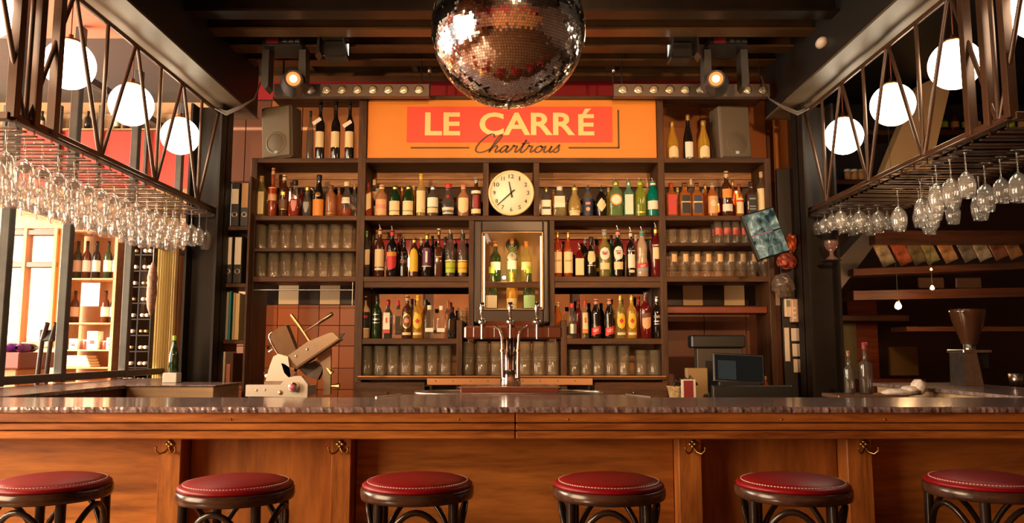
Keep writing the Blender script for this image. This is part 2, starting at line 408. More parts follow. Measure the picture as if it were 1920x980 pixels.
# shop wall shelving right of the window
ws = thing('shop_wall_shelving', 'orange wooden wall shelving behind the glass, right of the window', 'shelving', (sx(185, 7.1), 7.1, 0.4))
ssx0, ssx1 = sx(133, 7.1), sx(232, 7.1)
for py in (432, 522, 605, 655, 688):
    MB().bbox(ssx0, ssx1, 6.95, 7.27, Z_(py + 3, 7.0), Z_(py, 7.0), .003).build('shelf_board', SHW, ws)
for x in (ssx0, ssx1):
    MB().bbox(x - .015, x + .015, 6.95, 7.27, .4, 2.5, .003).build('side_panel', SHW, ws)
for row, (py, hh) in enumerate(((522, 72), (605, 60))):
    for i, px in enumerate((143, 160, 178, 200, 217)):
        if row == 1 and 150 < px < 190: continue
        simple_bottle(sx(px, 7.1), 7.12, Z_(py, 7.0) + .001, hh / 205, .036, GM[(i + row) % 3], WHITE, 'wine bottle on the orange shop shelving, %s row, %s from the left' % ('upper' if row == 0 else 'middle', ORD[i]), 'bottles on the shop shelving %s row' % ('upper' if row == 0 else 'middle'))
pw = thing('white_poster', 'square white notice hanging in the shop behind the glass', 'poster', (sx(172, 6.6), 6.6, Z_(574, 6.6)))
MB().bbox(sx(155, 6.6), sx(190, 6.6), 6.6, 6.61, Z_(574, 6.6), Z_(530, 6.6), .002).build('sheet', mat('bright_white_paper', (.95, .92, .88), .6), pw)
MB().tube([(sx(172, 6.6), 6.605, Z_(530, 6.6)), (sx(172, 6.6), 6.605, 3.6)], .002, 5).build('cord', BLACK, pw)
# gift boxes, jars and folded cloths on the lower shelves
zc = Z_(655, 7.0) + .001
WB = mat('white_box_card', (.92, .86, .78), .6); REDJ = mat('red_jar', (.6, .06, .04), .3)
k = 0
for px, w_, h_, m, what in ((146, 16, 20, WB, 'white carton at the left end of the lower shop shelf'), (163, 9, 18, REDJ, 'small red tin between white cartons on the shop shelf'), (181, 20, 34, WB, 'tall white carton with red square on the lower shop shelf'), (200, 10, 16, REDJ, 'red jar right of the tall white carton'), (214, 13, 22, WB, 'white box at the right end of the lower shop shelf')):
    o = thing('gift_box' if m is WB else 'jar', what, 'box' if m is WB else 'jar', (sx(px, 7.0), 7.05, zc))
    hx = w_ / 2 / 209; hz = h_ / 209
    if m is WB:
        MB().bbox(-hx, hx, -.05, .05, 0, hz, .003).build('carton', m, o, True)
        MB().bbox(-hx * .4, hx * .4, -.053, -.05, hz * .3, hz * .5, .001).build('label', REDJ, o, True)
    else:
        MB().lathe([(0, 0), (hx, 0), (hx, hz * .8), (hx * .8, hz * .85)], 14).build('body', m, o, True)
        MB().lathe([(hx * .85, hz * .85), (hx * .85, hz), (0, hz)], 14).build('lid', WHITE, o, True)
tw = thing('folded_cloth_stack', 'stack of folded white cloths on the bottom shop shelf', 'cloth', (sx(160, 7.0), 7.05, Z_(688, 7.0) + .001))
for i in range(4):
    MB().bbox(-.13 + .01 * (i % 2), .12 - .012 * i, -.09, .09, i * .026, i * .026 + .024, .01).build('folded_cloth', WHITE, tw, True)
# table with purple boxes, below the window
tb = thing('display_table', 'wooden display crate table under the shop window', 'table', (sx(50, 6.4), 6.4, 0))
MB().bbox(sx(-120, 6.4), sx(84, 6.4), 6.15, 6.65, Z_(690, 6.4), Z_(660, 6.4), .01).build('crate_front', mat('plum_crate', (.28, .10, .09), .6), tb)
MB().bbox(sx(-110, 6.4), sx(74, 6.4), 6.2, 6.6, 0, Z_(690, 6.4), .01).build('plinth', SHW, tb)
PUR = mat('purple_foil', (.25, .07, .45), .35)
for i, px in enumerate((-60, -38, -16, 8, 28, 48, 68)):
    zt = Z_(660, 6.4) + .035
    o = thing('lying_wine_bottle', 'purple-capped bottle lying on the display crate, ' + ORD[i] + ' from the left', 'bottle', (sx(px, 6.35), 6.35, zt), 'purple bottles on the display crate')
    MB().lathe([(0, -.14), (.034, -.14), (.034, .03), (.014, .08), (.013, .15), (0, .15)], 12, axis='y').build('body', GM[2], o, True)
    MB().lathe([(.015, -.19), (.036, -.13), (.036, -.05)], 12, axis='y').build('sleeve', PUR, o, True)
# dark leaning chair-like stand
dc = thing('dark_folding_stand', 'dark leaning metal stand beside the display crate', 'stand', (sx(98, 6.0), 6.0, 0))
for a in (88, 104):
    MB().tube([(sx(a - 18, 6.1), 6.1, .0), (sx(a, 5.9), 5.9, Z_(640, 5.9)), (sx(a + 8, 5.85), 5.85, Z_(606, 5.9))], .018, 8).build('leg', BLACKM, dc)
MB().bbox(sx(84, 5.9), sx(112, 5.9), 5.88, 5.92, Z_(640, 5.9), Z_(618, 5.9), .01).build('panel', BLACKM, dc)
# black bottle rack
rk = thing('black_bottle_rack', 'tall black wine rack standing in the shop behind the glass', 'rack', (sx(262, 6.9), 6.9, 0))
for a in (243, 268, 292):
    MB().bbox(sx(a - 1.5, 6.8), sx(a + 1.5, 6.8), 6.75, 7.1, 0, Z_(435, 6.8), .003).build('upright', BLACKM, rk)
MB().bbox(sx(243, 6.8), sx(290, 6.8), 7.08, 7.1, 0, Z_(435, 6.8), .003).build('back_panel', BLACK, rk)
for j in range(10):
    z = Z_(720 - j * 30, 6.8)
    MB().bbox(sx(243, 6.8), sx(292, 6.8), 6.75, 7.08, z, z + .012, .002).build('shelf_board', BLACKM, rk)
for j in range(9):
    z = Z_(720 - j * 30, 6.8) + .012
    for a in (250, 259, 276, 285):
        o = thing('racked_wine_bottle', 'wine bottle in the tall black rack, %s level from below, %s from the left' % (ORD[j], ORD[(250, 259, 276, 285).index(a)]), 'bottle', (sx(a, 6.8), 6.8, z + .03), 'bottles in the black rack')
        MB().lathe([(0, -.05), (.014, -.05), (.014, .04), (.028, .10), (.028, .26)], 10, axis='y').build('body', GM[j % 3], o, True)
        MB().lathe([(0, -.052), (.016, -.052), (.016, -.01)], 10, axis='y').build('cap', WHITE if (j + a) % 3 else BRASS, o, True)
# yellow curtain panels
YC = mat('yellow_curtain', (.55, .42, .17), .8)
cu = thing('yellow_curtain', 'yellow hanging curtain behind the partition near the column', 'curtain', (sx(315, 7.2), 7.2, .8))
pl = []
for i in range(41):
    x = sx(297, 6.65) + (sx(334, 6.65) - sx(297, 6.65)) * i / 40; pl.append((x, 6.63 + .02 * math.sin(i * 1.3)))
m = MB(); m.add([(x, y, .8) for x, y in pl] + [(x, y, 2.6) for x, y in pl], [(i, i + 1, 42 + i, 41 + i) for i in range(40)], True); m.build('drape', YC, cu)
# single bottle and box standing on the left counter by the column
lampy = Z_(712, 6.0)

# hanging salami net (ham) in the shop
hm = thing('hanging_sausage', 'long dried sausage hanging on a cord behind the glass', 'sausage', (sx(287, 6.3), 6.3, Z_(590, 6.3)))
MB().tube([(sx(287, 6.3), 6.3, Z_(590 - i * 14, 6.3)) for i in range(8)], [.01, .03, .036, .04, .036, .04, .03, .012], 10).build('sausage', mat('sausage_skin', (.35, .2, .13), .7, 0, .4, 40), hm)
MB().tube([(sx(287, 6.3), 6.3, Z_(492, 6.3)), (sx(287, 6.3), 6.3, 3.6)], .003, 5).build('cord', CREAM, hm)
# ================================================================ front bar
def marble():
    m, t, b = nt('counter_stone'); b.inputs['Roughness'].default_value = .24; b.inputs['Coat Weight'].default_value = .4; b.inputs['Coat Roughness'].default_value = .08
    g = t.nodes.new('ShaderNodeNewGeometry')
    n = t.nodes.new('ShaderNodeTexNoise'); n.inputs['Scale'].default_value = 22; n.inputs['Detail'].default_value = 9; n.inputs['Roughness'].default_value = .7
    r = t.nodes.new('ShaderNodeValToRGB'); e = r.color_ramp.elements; e[0].position = .38; e[1].position = .66; e[0].color = (.12, .075, .07, 1); e[1].color = (.42, .30, .28, 1)
    t.links.new(g.outputs['Position'], n.inputs['Vector']); t.links.new(n.outputs['Fac'], r.inputs[0]); t.links.new(r.outputs[0], b.inputs['Base Color'])
    return m
STONE = marble()
bar = thing('front_bar', 'long wooden front bar with dark stone top behind the stools', 'bar', (0, 3.3, 0))
ZT = 1.045; ZB = 1.024
# stone slab: outline polygon with the wider middle, rough front edge
xl, xr = X_(716, 3.6, 745), X_(1210, 3.6, 745)
def slab(poly, z0, z1, n):
    m = MB(); k = len(poly)
    m.add([(x, y, z0) for x, y in poly] + [(x, y, z1) for x, y in poly], [tuple(range(k - 1, -1, -1)), tuple(range(k, 2 * k))] + [(i, (i + 1) % k, k + (i + 1) % k, k + i) for i in range(k)])
    return m.build(n, STONE, bar)
front = [(-3.05 + 6.1 * i / 600, 2.985 + rnd.uniform(-.0012, .0012)) for i in range(601)]
front2 = [(x, y + rnd.uniform(-.001, .003)) for x, y in front]
back = [(3.05, 3.58), (xr, 3.58), (xr - .07, 3.80), (xl + .07, 3.80), (xl, 3.58), (-3.05, 3.58)]
m = MB(); n_ = len(front); nb = len(back)
m.add([(x, y, ZT) for x, y in front] + [(x, y, ZT) for x, y in back], [tuple(range(n_ + nb))])
m.add([(x, y, ZB) for x, y in front2] + [(x, y, ZB) for x, y in back], [tuple(range(n_ + nb - 1, -1, -1))])
m.add([(x, y, ZT) for x, y in front] + [(x, y - .0025 + rnd.uniform(-.0012, .0012), (ZT + ZB) / 2 + rnd.uniform(-.002, .002)) for x, y in front2] + [(x, y, ZB) for x, y in front2],
      [(i, n_ + i, n_ + i + 1, i + 1) for i in range(n_ - 1)] + [(n_ + i, 2 * n_ + i, 2 * n_ + i + 1, n_ + i + 1) for i in range(n_ - 1)])
m.add([(x, y, ZT) for x, y in back] + [(x, y, ZB) for x, y in back], [(i, i + 1, nb + i + 1, nb + i) for i in range(nb - 1)])
m.build('stone_top', STONE, bar)
for s, xx in ((1, xl), (-1, xr)):
    MB().tube([(xx - s * .02, 3.56, ZT + .002), (xx + s * .06, 3.79, ZT + .002)], .004, 6).build('metal_strip', BRUSH, bar)
# fascia boards: two halves, three stepped courses each
zf = [Z_(824, 2.97), Z_(808, 2.97), Z_(794, 2.97), ZB - .001]
for (x0, x1) in ((-3.05, .012), (.015, 3.05)):
    MB().bbox(x0, x1, 3.005, 3.06, zf[2] + .001, zf[3], .003).build('fascia_board', WBAR, bar)
    MB().bbox(x0, x1, 2.995, 3.06, zf[1] + .001, zf[2] - .002, .003).build('fascia_board', WBAR, bar)
    MB().bbox(x0, x1, 2.985, 3.06, zf[0], zf[1] - .002, .004).build('fascia_board', WBAR, bar)
for px in (432, 860, 1065, 1466, 1660):
    x = X_(px, 3.0, 786); MB().lathe([(0, -.002), (.0035, -.001), (.0035, .002)], 10, c=(x, 3.004, Z_(786, 3.0)), axis='y').build('screw', BRASS, bar)
# pilasters and recessed panels
PIL = [(297, 340), (621, 659), (1272, 1316), (1588, 1636)]
YP = 3.10
edges = []
MB().box(-3.05, 3.05, 3.24, 3.27, .0, ZB).build('core_panel', BLACK, bar)
xs = [-3.05]
for a, b in PIL:
    x0, x1 = X_(a, YP, 850), X_(b, YP, 850); xs += [x0, x1]
    MB().bbox(x0, x1, YP, 3.235, .1, zf[0] + .02, .004).build('pilaster', WBARV, bar)
xs.append(3.05)
PM = [wood('panel_veneer_flat', (.17, .05, .010), (.60, .22, .045), 0, 3, .42, 9, 0), wood('panel_veneer_upright', (.16, .046, .010), (.54, .19, .04), 2, 3, .42, 6, 0)]
for i in range(5):
    x0, x1 = xs[2 * i], xs[2 * i + 1]
    MB().bbox(x0 + .002, x1 - .002, 3.19, 3.235, .1, zf[0] + .02, .002).build('panel', PM[i % 2], bar)
MB().bbox(-3.05, 3.05, 3.12, 3.235, 0, .098, .004).build('kick_board', WRED, bar)
MB().box(-3.05, 3.05, 3.3, 3.5, 0, .9).build('carcass', WRED, bar)
# foot rail
fr = thing('foot_rail', 'brass foot rail along the bottom of the front bar', 'rail', (0, 2.95, 0))
MB().tube([(-3, 2.95, .2), (3, 2.95, .2)], .02, 12).build('tube', BRASS, fr)
for x in (-2.4, -.8, .8, 2.4): MB().tube([(x, 2.95, 0), (x, 2.95, .2)], .014, 8).build('foot', BRASS, fr)
# coat hooks
for (px, lab) in ((318, 'brass double coat hook on the leftmost bar pilaster'), (638, 'brass double coat hook on the second pilaster from the left'), (1300, 'dark brass coat hook on the third pilaster from the left'), (1621, 'dark brass coat hook on the rightmost bar pilaster')):
    x = X_(px, YP, 845); z = Z_(832, YP)
    h = thing('coat_hook', lab, 'hook', (x, YP, z - .03))
    pm = MB()
    for a in range(4):
        pm.lathe([(0, -.006), (.009, -.005), (.009, 0)], 12, c=(x + .009 * math.cos(a * math.pi / 2), YP, z + .009 * math.sin(a * math.pi / 2)), axis='y')
    pm.build('plate', BRASS, h)
    for s in (-1, 1):
        MB().tube([(x, YP - .006, z - .012), (x + s * .012, YP - .014, z - .030), (x + s * .026, YP - .028, z - .034), (x + s * .037, YP - .036, z - .022), (x + s * .037, YP - .038, z - .012)], [.004, .004, .0035, .0035, .003], 8).build('hook', BRASS, h)
        MB().lathe([(0, -.004), (.005, -.002), (.005, .002), (0, .004)], 8, c=(x + s * .037, YP - .038, z - .010)).build('tip', BRASS, h)

# ================================================================ side counters
def side_counter(s, lab, facem):
    o = thing('side_counter', lab, 'counter', (s * 2.65, 4.5, 0))
    x0, x1 = s * 2.35, s * 2.93
    MB().bbox(min(x0, x1), max(x0, x1), 3.60, 5.95 if s < 0 else 5.2, ZB, ZT, .003).build('stone_top', STONE, o)
    MB().box(min(s * 2.38, s * 2.9), max(s * 2.38, s * 2.9), 3.62, 5.9 if s < 0 else 5.15, 0, ZB).build('cabinet', facem, o)
    if s < 0:
        MB().bbox(-2.35, -1.80, 4.80, 5.28, ZT - .008, ZT, .002).build('stone_return', STONE, o)
        MB().bbox(-2.35, -1.82, 4.82, 5.27, .85, ZT - .008, .003).build('return_block', WLIGHT, o)
    return o
side_counter(-1, 'left stone topped counter running back under the glass rack', WRED)
side_counter(1, 'right counter with pale stone edge and wooden inner face', WLIGHT)

# ================================================================ bar stools
def stool_proto():
    t_ = thing('bar_stool', 'x', 'stool', (0, 0, 0), 'red leather bar stools along the front bar')
    SEAT = mat('red_leather', (.23, .003, .007), .40, 0, .12, 60, .2, spec=.28)
    RING = wood('stool_dark_wood', (.02, .008, .005), (.10, .045, .028), 0, 8, .22, 6, .3)
    zr = .822
    MB().lathe([(0, .035), (.05, .0345), (.10, .031), (.14, .0245), (.158, .019), (.160, .0165), (.164, .0165), (.172, .013), (.178, .007), (.176, .001), (.165, 0)], 64, c=(0, 0, zr)).build('seat', SEAT, t_, True)
    st = MB()
    for i in range(100):
        a = 2 * math.pi * i / 100; M = Matrix.Translation((.161 * math.cos(a), .161 * math.sin(a), zr + .0180)) @ Matrix.Rotation(a, 4, 'Z')
        st.box(-.0009, .0009, -.003, .003, -.001, .0014, M)
    o = st.build('stitching', mat('stitch_thread', (.75, .5, .45), .6), t_, True); o['kind'] = 'stuff'
    MB().lathe([(.15, 0), (.178, 0), (.182, -.004), (.183, -.022), (.180, -.034), (.150, -.036), (.150, 0)], 64, c=(0, 0, zr)).build('seat_ring', RING, t_, True)
    MB().lathe([(0, -.002), (.15, -.002), (.15, -.012), (0, -.012)], 32, c=(0, 0, zr)).build('seat_board', RING, t_, True)
    L = mat('stool_black_metal', (.025, .016, .013), .22, .2)
    for k in range(4):
        a = R(45 + 90 * k); ca, sa = math.cos(a), math.sin(a)
        MB().tube([(.163 * ca, .163 * sa, zr - .034), (.166 * ca, .166 * sa, .6), (.18 * ca, .18 * sa, .3), (.20 * ca, .20 * sa, 0)], [.0155, .0155, .0145, .013], 12).build('leg', L, t_, True)
        # bentwood hoop between this leg and the next
        pts = []
        for i in range(15):
            u = i / 14; aa = a + R(90) * u; rr = .162 * (1 - .04 * math.sin(math.pi * u)); zz = .595 + .172 * math.sin(math.pi * u) ** .7
            pts.append((rr * math.cos(aa), rr * math.sin(aa), zz))
        MB().tube(pts, .0095, 10).build('hoop', L, t_, True)
    pts = [(.176 * math.cos(2 * math.pi * i / 40), .176 * math.sin(2 * math.pi * i / 40), .30) for i in range(41)]
    MB().tube(pts, .010, 8, False).build('foot_ring', L, t_, True)
    return t_
sp = stool_proto(); register(sp)
SL = ['leftmost red leather bar stool, cut by the picture edge', 'second red leather bar stool from the left, in front of pilaster gap', 'third red bar stool from the left, left of centre', 'fourth red bar stool from the left, right of centre', 'fifth red bar stool from the left, between right pilasters', 'rightmost red leather bar stool, cut by the picture edge']
for i, (px, Y) in enumerate(((96, 2.60), (443, 2.57), (783, 2.60), (1141, 2.60), (1486, 2.60), (1845, 2.64))):
    loc = (X_(px, Y, 915), Y, (0.028 if i in (0,) else .018 if i == 4 else .022 if i == 5 else 0) - 0.0)
    loc = (loc[0], loc[1], 0)
    if i == 0: sp.location = loc; sp.rotation_euler.z = R(-5); sp['label'] = SL[0]
    else: copy_tree(sp, loc, SL[i], rz=R((-5, -5, 5, -7, -20, 14)[i]))
# ================================================================ back shelving unit
YU = 5.6; YB = 5.93
def ux(px): return X_(px, YU)
def uz(py): return Z_(py, YU)
unit = thing('back_bar_shelving', 'large dark wooden back bar shelving full of bottles and glasses', 'shelving', (0, YU, 0))
def board(px0, px1, py0, py1, y0=YU, y1=YB, m=WD, n='shelf_board'):
    return MB().bbox(ux(px0), ux(px1), y0, y1, uz(py1), uz(py0), .003).build(n, m, unit)
def upright(px0, px1, py0, py1, y0=YU - .003, y1=YB, n='upright'):
    return MB().bbox(ux(px0), ux(px1), y0, y1, uz(py1), uz(py0), .003).build(n, WDV, unit)
upright(464, 476, 297, 780); upright(1441, 1452, 297, 780)
upright(667, 682, 183, 780); upright(1238, 1250, 183, 780)
board(464, 1452, 296, 305)                     # top board
board(500, 1442, 179, 186, YU, YU + .20)       # board over the sign
upright(905, 916, 305, 405); upright(1001, 1012, 305, 405)
board(676, 1244, 404, 413); board(470, 672, 404, 413); board(1246, 1447, 404, 413)
board(476, 667, 465, 471); board(1250, 1441, 455, 461)
board(470, 672, 518, 528); board(1246, 1447, 518, 528)
upright(879, 889, 413, 640); upright(1030, 1040, 413, 640)
board(676, 884, 518, 528); board(1035, 1244, 518, 528)
board(676, 868, 634, 645); board(1052, 1244, 634, 645)
upright(857, 868, 600, 780); upright(1051, 1062, 600, 780)
board(676, 1244, 704, 712, YU - .02)
MB().bbox(ux(676), ux(1244), YU - .024, YU - .02, uz(706.2), uz(704), .001).build('edge_strip', COPPER, unit)
board(1252, 1440, 574, 586, YU + .05, YB, WRED)
board(676, 1244, 527.5, 539, YU + .01, YU + .03, WD, 'rail_board')
# back planks and mirrors
def back(px0, px1, py0, py1, m=WBACK, n='back_plank', y=YB):
    return MB().bbox(ux(px0), ux(px1), y, y + .015, uz(py1), uz(py0), .002).build(n, m, unit)
for a, b in ((476, 667), (682, 905), (1012, 1238), (1250, 1441)):
    back(a - 4, b + 4, 298, 318); back(a - 4, b + 4, 319, 333)
    back(a - 4, b + 4, 334, 410, MIRROR, 'mirror', YB + .01)
back(912, 1006, 298, 334); back(912, 1006, 335, 370); back(912, 1006, 371, 410)
for a, b in ((476, 667), (1250, 1441)):
    for c in range(4): back(a - 4, b + 4, 412 + c * 29, 440.3 + c * 29)
for a, b in ((682, 881), (1038, 1238)):
    back(a - 4, b + 4, 411, 424); back(a - 4, b + 4, 425, 436)
    back(a - 4, b + 4, 437, 526, MIRROR, 'mirror', YB + .01)
    back(a - 4, b + 4, 533, 643, MIRROR, 'mirror', YB + .01)
for c in range(2):
    back(676, 1244, 643 + c * 36, 678.5 + c * 36)
# drawers below, each a drawer front with a knob
back(676, 1244, 714, 800, BLACK, 'plinth_panel', YU + .10)
for a, b, kx in ((672, 800, 731), (1112, 1246, 1183)):
    d = MB().bbox(ux(a), ux(b), YU - .02, YU, uz(752), uz(716), .004).build('drawer', WD, unit)
    MB().lathe([(0, -.022), (.007, -.020), (.008, -.012), (.003, -.006), (.003, 0)], 12, c=(ux(kx), YU - .02, uz(735)), axis='y').build('knob', BRASS, d)
# copper strip board with screws in the middle
cs = MB().bbox(ux(804), ux(1108), YU - .03, YU - .022, uz(721), uz(708.5), .001).build('copper_strip', COPPER, unit)
for px in range(820, 1105, 32):
    MB().lathe([(0, -.002), (.004, -.001), (.004, .001)], 8, c=(ux(px), YU - .03, uz(713.5)), axis='y').build('screw', BLACK, cs)
# back counter under the unit sides
bc = thing('back_counter', 'dark back counter under the shelving', 'counter', (0, 5.5, 0))
MB().bbox(-1.78, ux(672), 5.02, YU - .03, .88, .92, .004).build('worktop', BLACKM, bc)
MB().bbox(ux(1246), 1.95, 5.02, YU - .03, .88, .92, .004).build('worktop', BLACKM, bc)
MB().box(-1.78, 1.93, 5.12, YU - .04, 0, .878).build('cabinet', BLACK, bc)
# towel rod in the left bay
rod = thing('steel_rail', 'thin steel rail hanging across the tiled left bay', 'rail', (ux(565), YU + .02, uz(543)))
MB().tube([(ux(466), YU + .02, uz(543)), (ux(663), YU + .02, uz(543))], .005, 8).build('rod', BRUSH, rod)
MB().tube([(ux(661), YU + .02, uz(543)), (ux(661), YU + .02, uz(572))], .003, 6).build('drop_hook', BRUSH, rod)
for px in (466, 661):
    MB().tube([(ux(px), YU + .02, uz(543)), (ux(px), YU + .02, uz(528) - .001)], .003, 6).build('bracket', BRUSH, rod)

# ================================================================ text helper
dgs = None
def text_mesh(s, size, ext=.001, off=0.0, font_shear=0.0, spacing=1.0, wspace=1.0):
    c = bpy.data.curves.new('lettering', 'FONT'); c.body = s; c.size = size; c.extrude = ext; c.offset = off; c.shear = font_shear
    c.align_x = 'CENTER'; c.space_character = spacing; c.space_word = wspace; c.resolution_u = 4
    o = bpy.data.objects.new('lettering', c); COL.objects.link(o)
    dg = bpy.context.evaluated_depsgraph_get(); me = bpy.data.meshes.new_from_object(o.evaluated_get(dg))
    bpy.data.objects.remove(o); return me
def text_on(name, s, m, parent, cx, y, zb, width, height, off=0.0, shear=0.0, ext=.001, bend=None, rot=0.0, wspace=1.0):
    """lettering on a vertical face towards the viewer: centred at cx, base line zb (world or local of parent)"""
    me = text_mesh(s, 1.0, 0.0, off, shear, wspace=wspace)
    xs = [v.co.x for v in me.vertices]; ys = [v.co.y for v in me.vertices]
    w0 = max(xs) - min(xs); h0 = max(ys) - min(ys); mx = (max(xs) + min(xs)) / 2; my = min(ys)
    for v in me.vertices:
        x = (v.co.x - mx) / w0 * width; z = (v.co.y - my) / h0 * height
        if rot: x, z = x * math.cos(rot) - z * math.sin(rot), x * math.sin(rot) + z * math.cos(rot)
        if bend: v.co = (cx + bend * math.sin(x / bend), y + bend * (1 - math.cos(x / bend)), zb + z)
        else: v.co = (cx + x, y, zb + z)
    me.materials.append(m)
    if not bend:
        pl_ = Vector((0, 0, 0)); p = parent
        while p is not None: pl_ += p.location; p = p.parent
        for v in me.vertices: v.co -= pl_
    o = bpy.data.objects.new(name, me); o.parent = parent; COL.objects.link(o); return o

# ================================================================ sign
YS = YU + .02
sg = thing('bar_sign', 'orange sign reading LE CARRÉ Chartrous over the bar shelving', 'sign', (0, YS, Z_(296, YS)))
def sz(py): return Z_(py, YS)
MB().bbox(ux(683), ux(1237), YS, YS + .02, sz(296), sz(187), .002).build('board', mat('sign_orange', (.80, .255, .022), .5, 0, .06, 2), sg)
MB().bbox(X_(763, YS, 230), X_(1148, YS, 230), YS - .003, YS, sz(267), sz(200), .001).build('red_field', mat('sign_red', (.85, .075, .045), .5), sg)
DK = mat('sign_dark_brown', (.10, .035, .010), .5)
MB().bbox(X_(770, YS, 277), X_(880, YS, 277), YS - .003, YS, sz(278.5), sz(275.5), .0005).build('underline', DK, sg)
MB().bbox(X_(1066, YS, 277), X_(1161, YS, 277), YS - .003, YS, sz(278.5), sz(275.5), .0005).build('underline', DK, sg)
MB().bbox(X_(1158, YS, 240), X_(1161, YS, 240), YS - .003, YS, sz(278), sz(206), .0005).build('side_line', DK, sg)
SC_ = mat('sign_cream', (.95, .72, .30), .5)
hcap = sz(211) - sz(254)
text_on('lettering', 'LE', SC_, sg, X_(830, YS, 230), YS - .005, sz(254), X_(863, YS, 230) - X_(797, YS, 230), hcap, .025)
text_on('lettering', 'CARR', SC_, sg, X_(988.5, YS, 230), YS - .005, sz(254), X_(1078, YS, 230) - X_(899, YS, 230), hcap, .025)
text_on('lettering', 'É', SC_, sg, X_(1099, YS, 230), YS - .005, sz(254), X_(1114, YS, 230) - X_(1084, YS, 230), sz(204) - sz(254), .025)
STR = [[(1.55, 2.3), (1.35, 2.75), (.9, 2.7), (.35, 1.9), (.05, 1.0), (.1, .3), (.55, 0), (1.1, .15), (1.6, .6), (2.1, 1.7), (2.3, 2.5), (2.15, 2.7), (1.95, 2.2), (1.7, 1.0), (1.6, 0)],
       [(1.62, .2), (1.85, .8), (2.15, 1.0), (2.3, .8), (2.22, .3), (2.35, .02), (2.75, .4)],
       [(3.4, .85), (3.2, 1.05), (2.85, .75), (2.75, .25), (2.95, 0), (3.25, .35), (3.45, .95), (3.38, .35), (3.5, .02), (3.85, .5), (4.0, 1.1), (4.1, .92), (4.4, .95), (4.36, .4), (4.46, .03), (4.8, .5), (5.15, 1.9)],
       [(5.15, 1.9), (4.98, .8), (5.0, .1), (5.2, .03), (5.5, .5), (5.65, 1.1), (5.75, .92), (6.05, .95), (6.0, .4), (6.1, .03), (6.4, .35)], [(4.75, 1.35), (5.6, 1.45)],
       [(6.95, 1.0), (6.6, .8), (6.5, .3), (6.75, 0), (7.1, .2), (7.2, .7), (6.95, 1.0), (7.15, .8), (7.5, .95)],
       [(7.5, .95), (7.47, .3), (7.65, 0), (8.0, .35), (8.15, .95), (8.1, .3), (8.25, 0), (8.6, .5), (8.9, 1.15), (8.95, .7), (9.05, .3), (8.8, 0), (8.5, .15)]]
def smooth(p, n=6):
    out = []
    for i in range(len(p) - 1):
        a, b, c, d = p[max(i - 1, 0)], p[i], p[i + 1], p[min(i + 2, len(p) - 1)]
        for k in range(n):
            t = k / n
            out.append(tuple(.5 * (2 * b[j] + (c[j] - a[j]) * t + (2 * a[j] - 5 * b[j] + 4 * c[j] - d[j]) * t * t + (3 * b[j] - a[j] - 3 * c[j] + d[j]) * t ** 3) for j in range(2)))
    out.append(p[-1]); return out
scr = MB(); sxa, sxb = X_(889, YS, 277), X_(1050, YS, 277); sxs = (sxb - sxa) / 9.3; szs = (sz(253) - sz(286)) / 2.7
for st_ in STR:
    p = smooth(st_)
    for i in range(len(p) - 1):
        (x0, z0), (x1, z1) = p[i], p[i + 1]
        x0 += z0 * .28; x1 += z1 * .28
        a = Vector((sxa + x0 * sxs, 0, sz(286) + z0 * szs)); b = Vector((sxa + x1 * sxs, 0, sz(286) + z1 * szs)); d = (b - a)
        if d.length < 1e-6: continue
        wdt = .0050 * (.75 + .5 * abs(d.normalized().z)); nrm = Vector((-d.z, 0, d.x)).normalized() * wdt; d = d.normalized() * .002; yy = YS - .0065 - .0001 * (i % 2)
        scr.add([(a.x + nrm.x - d.x, yy, a.z + nrm.z - d.z), (b.x + nrm.x + d.x, yy, b.z + nrm.z + d.z), (b.x - nrm.x + d.x, yy, b.z - nrm.z + d.z), (a.x - nrm.x - d.x, yy, a.z - nrm.z - d.z)], [(0, 1, 2, 3)])
scr.build('script_lettering', DK, sg)

# ================================================================ clock
cx, cz_ = at(958.5, 362, YU - .02); cr = 42.5 / F * (YU - .02) * 1.02
ck = thing('wall_clock', 'round white wall clock with black hands showing 11:38', 'clock', (cx, YU - .02, cz_ - cr))
def cl(prof, n, m, seg=64): MB().lathe(prof, seg, c=(cx, YU - .03, cz_), axis='y').build(n, m, ck)
cl([(cr * .90, .0), (cr * .92, -.012), (cr, -.008), (cr, .05), (0, .05)], 'rim', mat('clock_rim', (.82, .66, .38), .3))
cl([(0, -.001), (cr * .91, -.001), (cr * .91, .004)], 'face', mat('clock_face', (.90, .85, .68), .45))
for h in range(1, 13):
    a = R(30 * h); rr = cr * .74; s = str(h); hh = cr * .18
    text_on('numeral', s, BLACK, ck, cx + rr * math.sin(a), YU - .033, cz_ + rr * math.cos(a) - hh / 2, hh * (.30 if h == 1 else .62 if h < 10 else (.8 if h == 11 else 1.25)), hh, .01)
def hand(ang, l, w, tail, n):
    M = Matrix.Translation((cx, 0, cz_)) @ Matrix.Rotation(R(ang), 4, 'Y')
    MB().prism([(-w, -tail), (w, -tail), (w * .55, l), (-w * .55, l)], YU - .040, YU - .037, M).build(n, BLACK, ck)
hand(349, cr * .50, .0065, cr * .22, 'hour_hand'); hand(228, cr * .82, .0055, cr * .2, 'minute_hand')

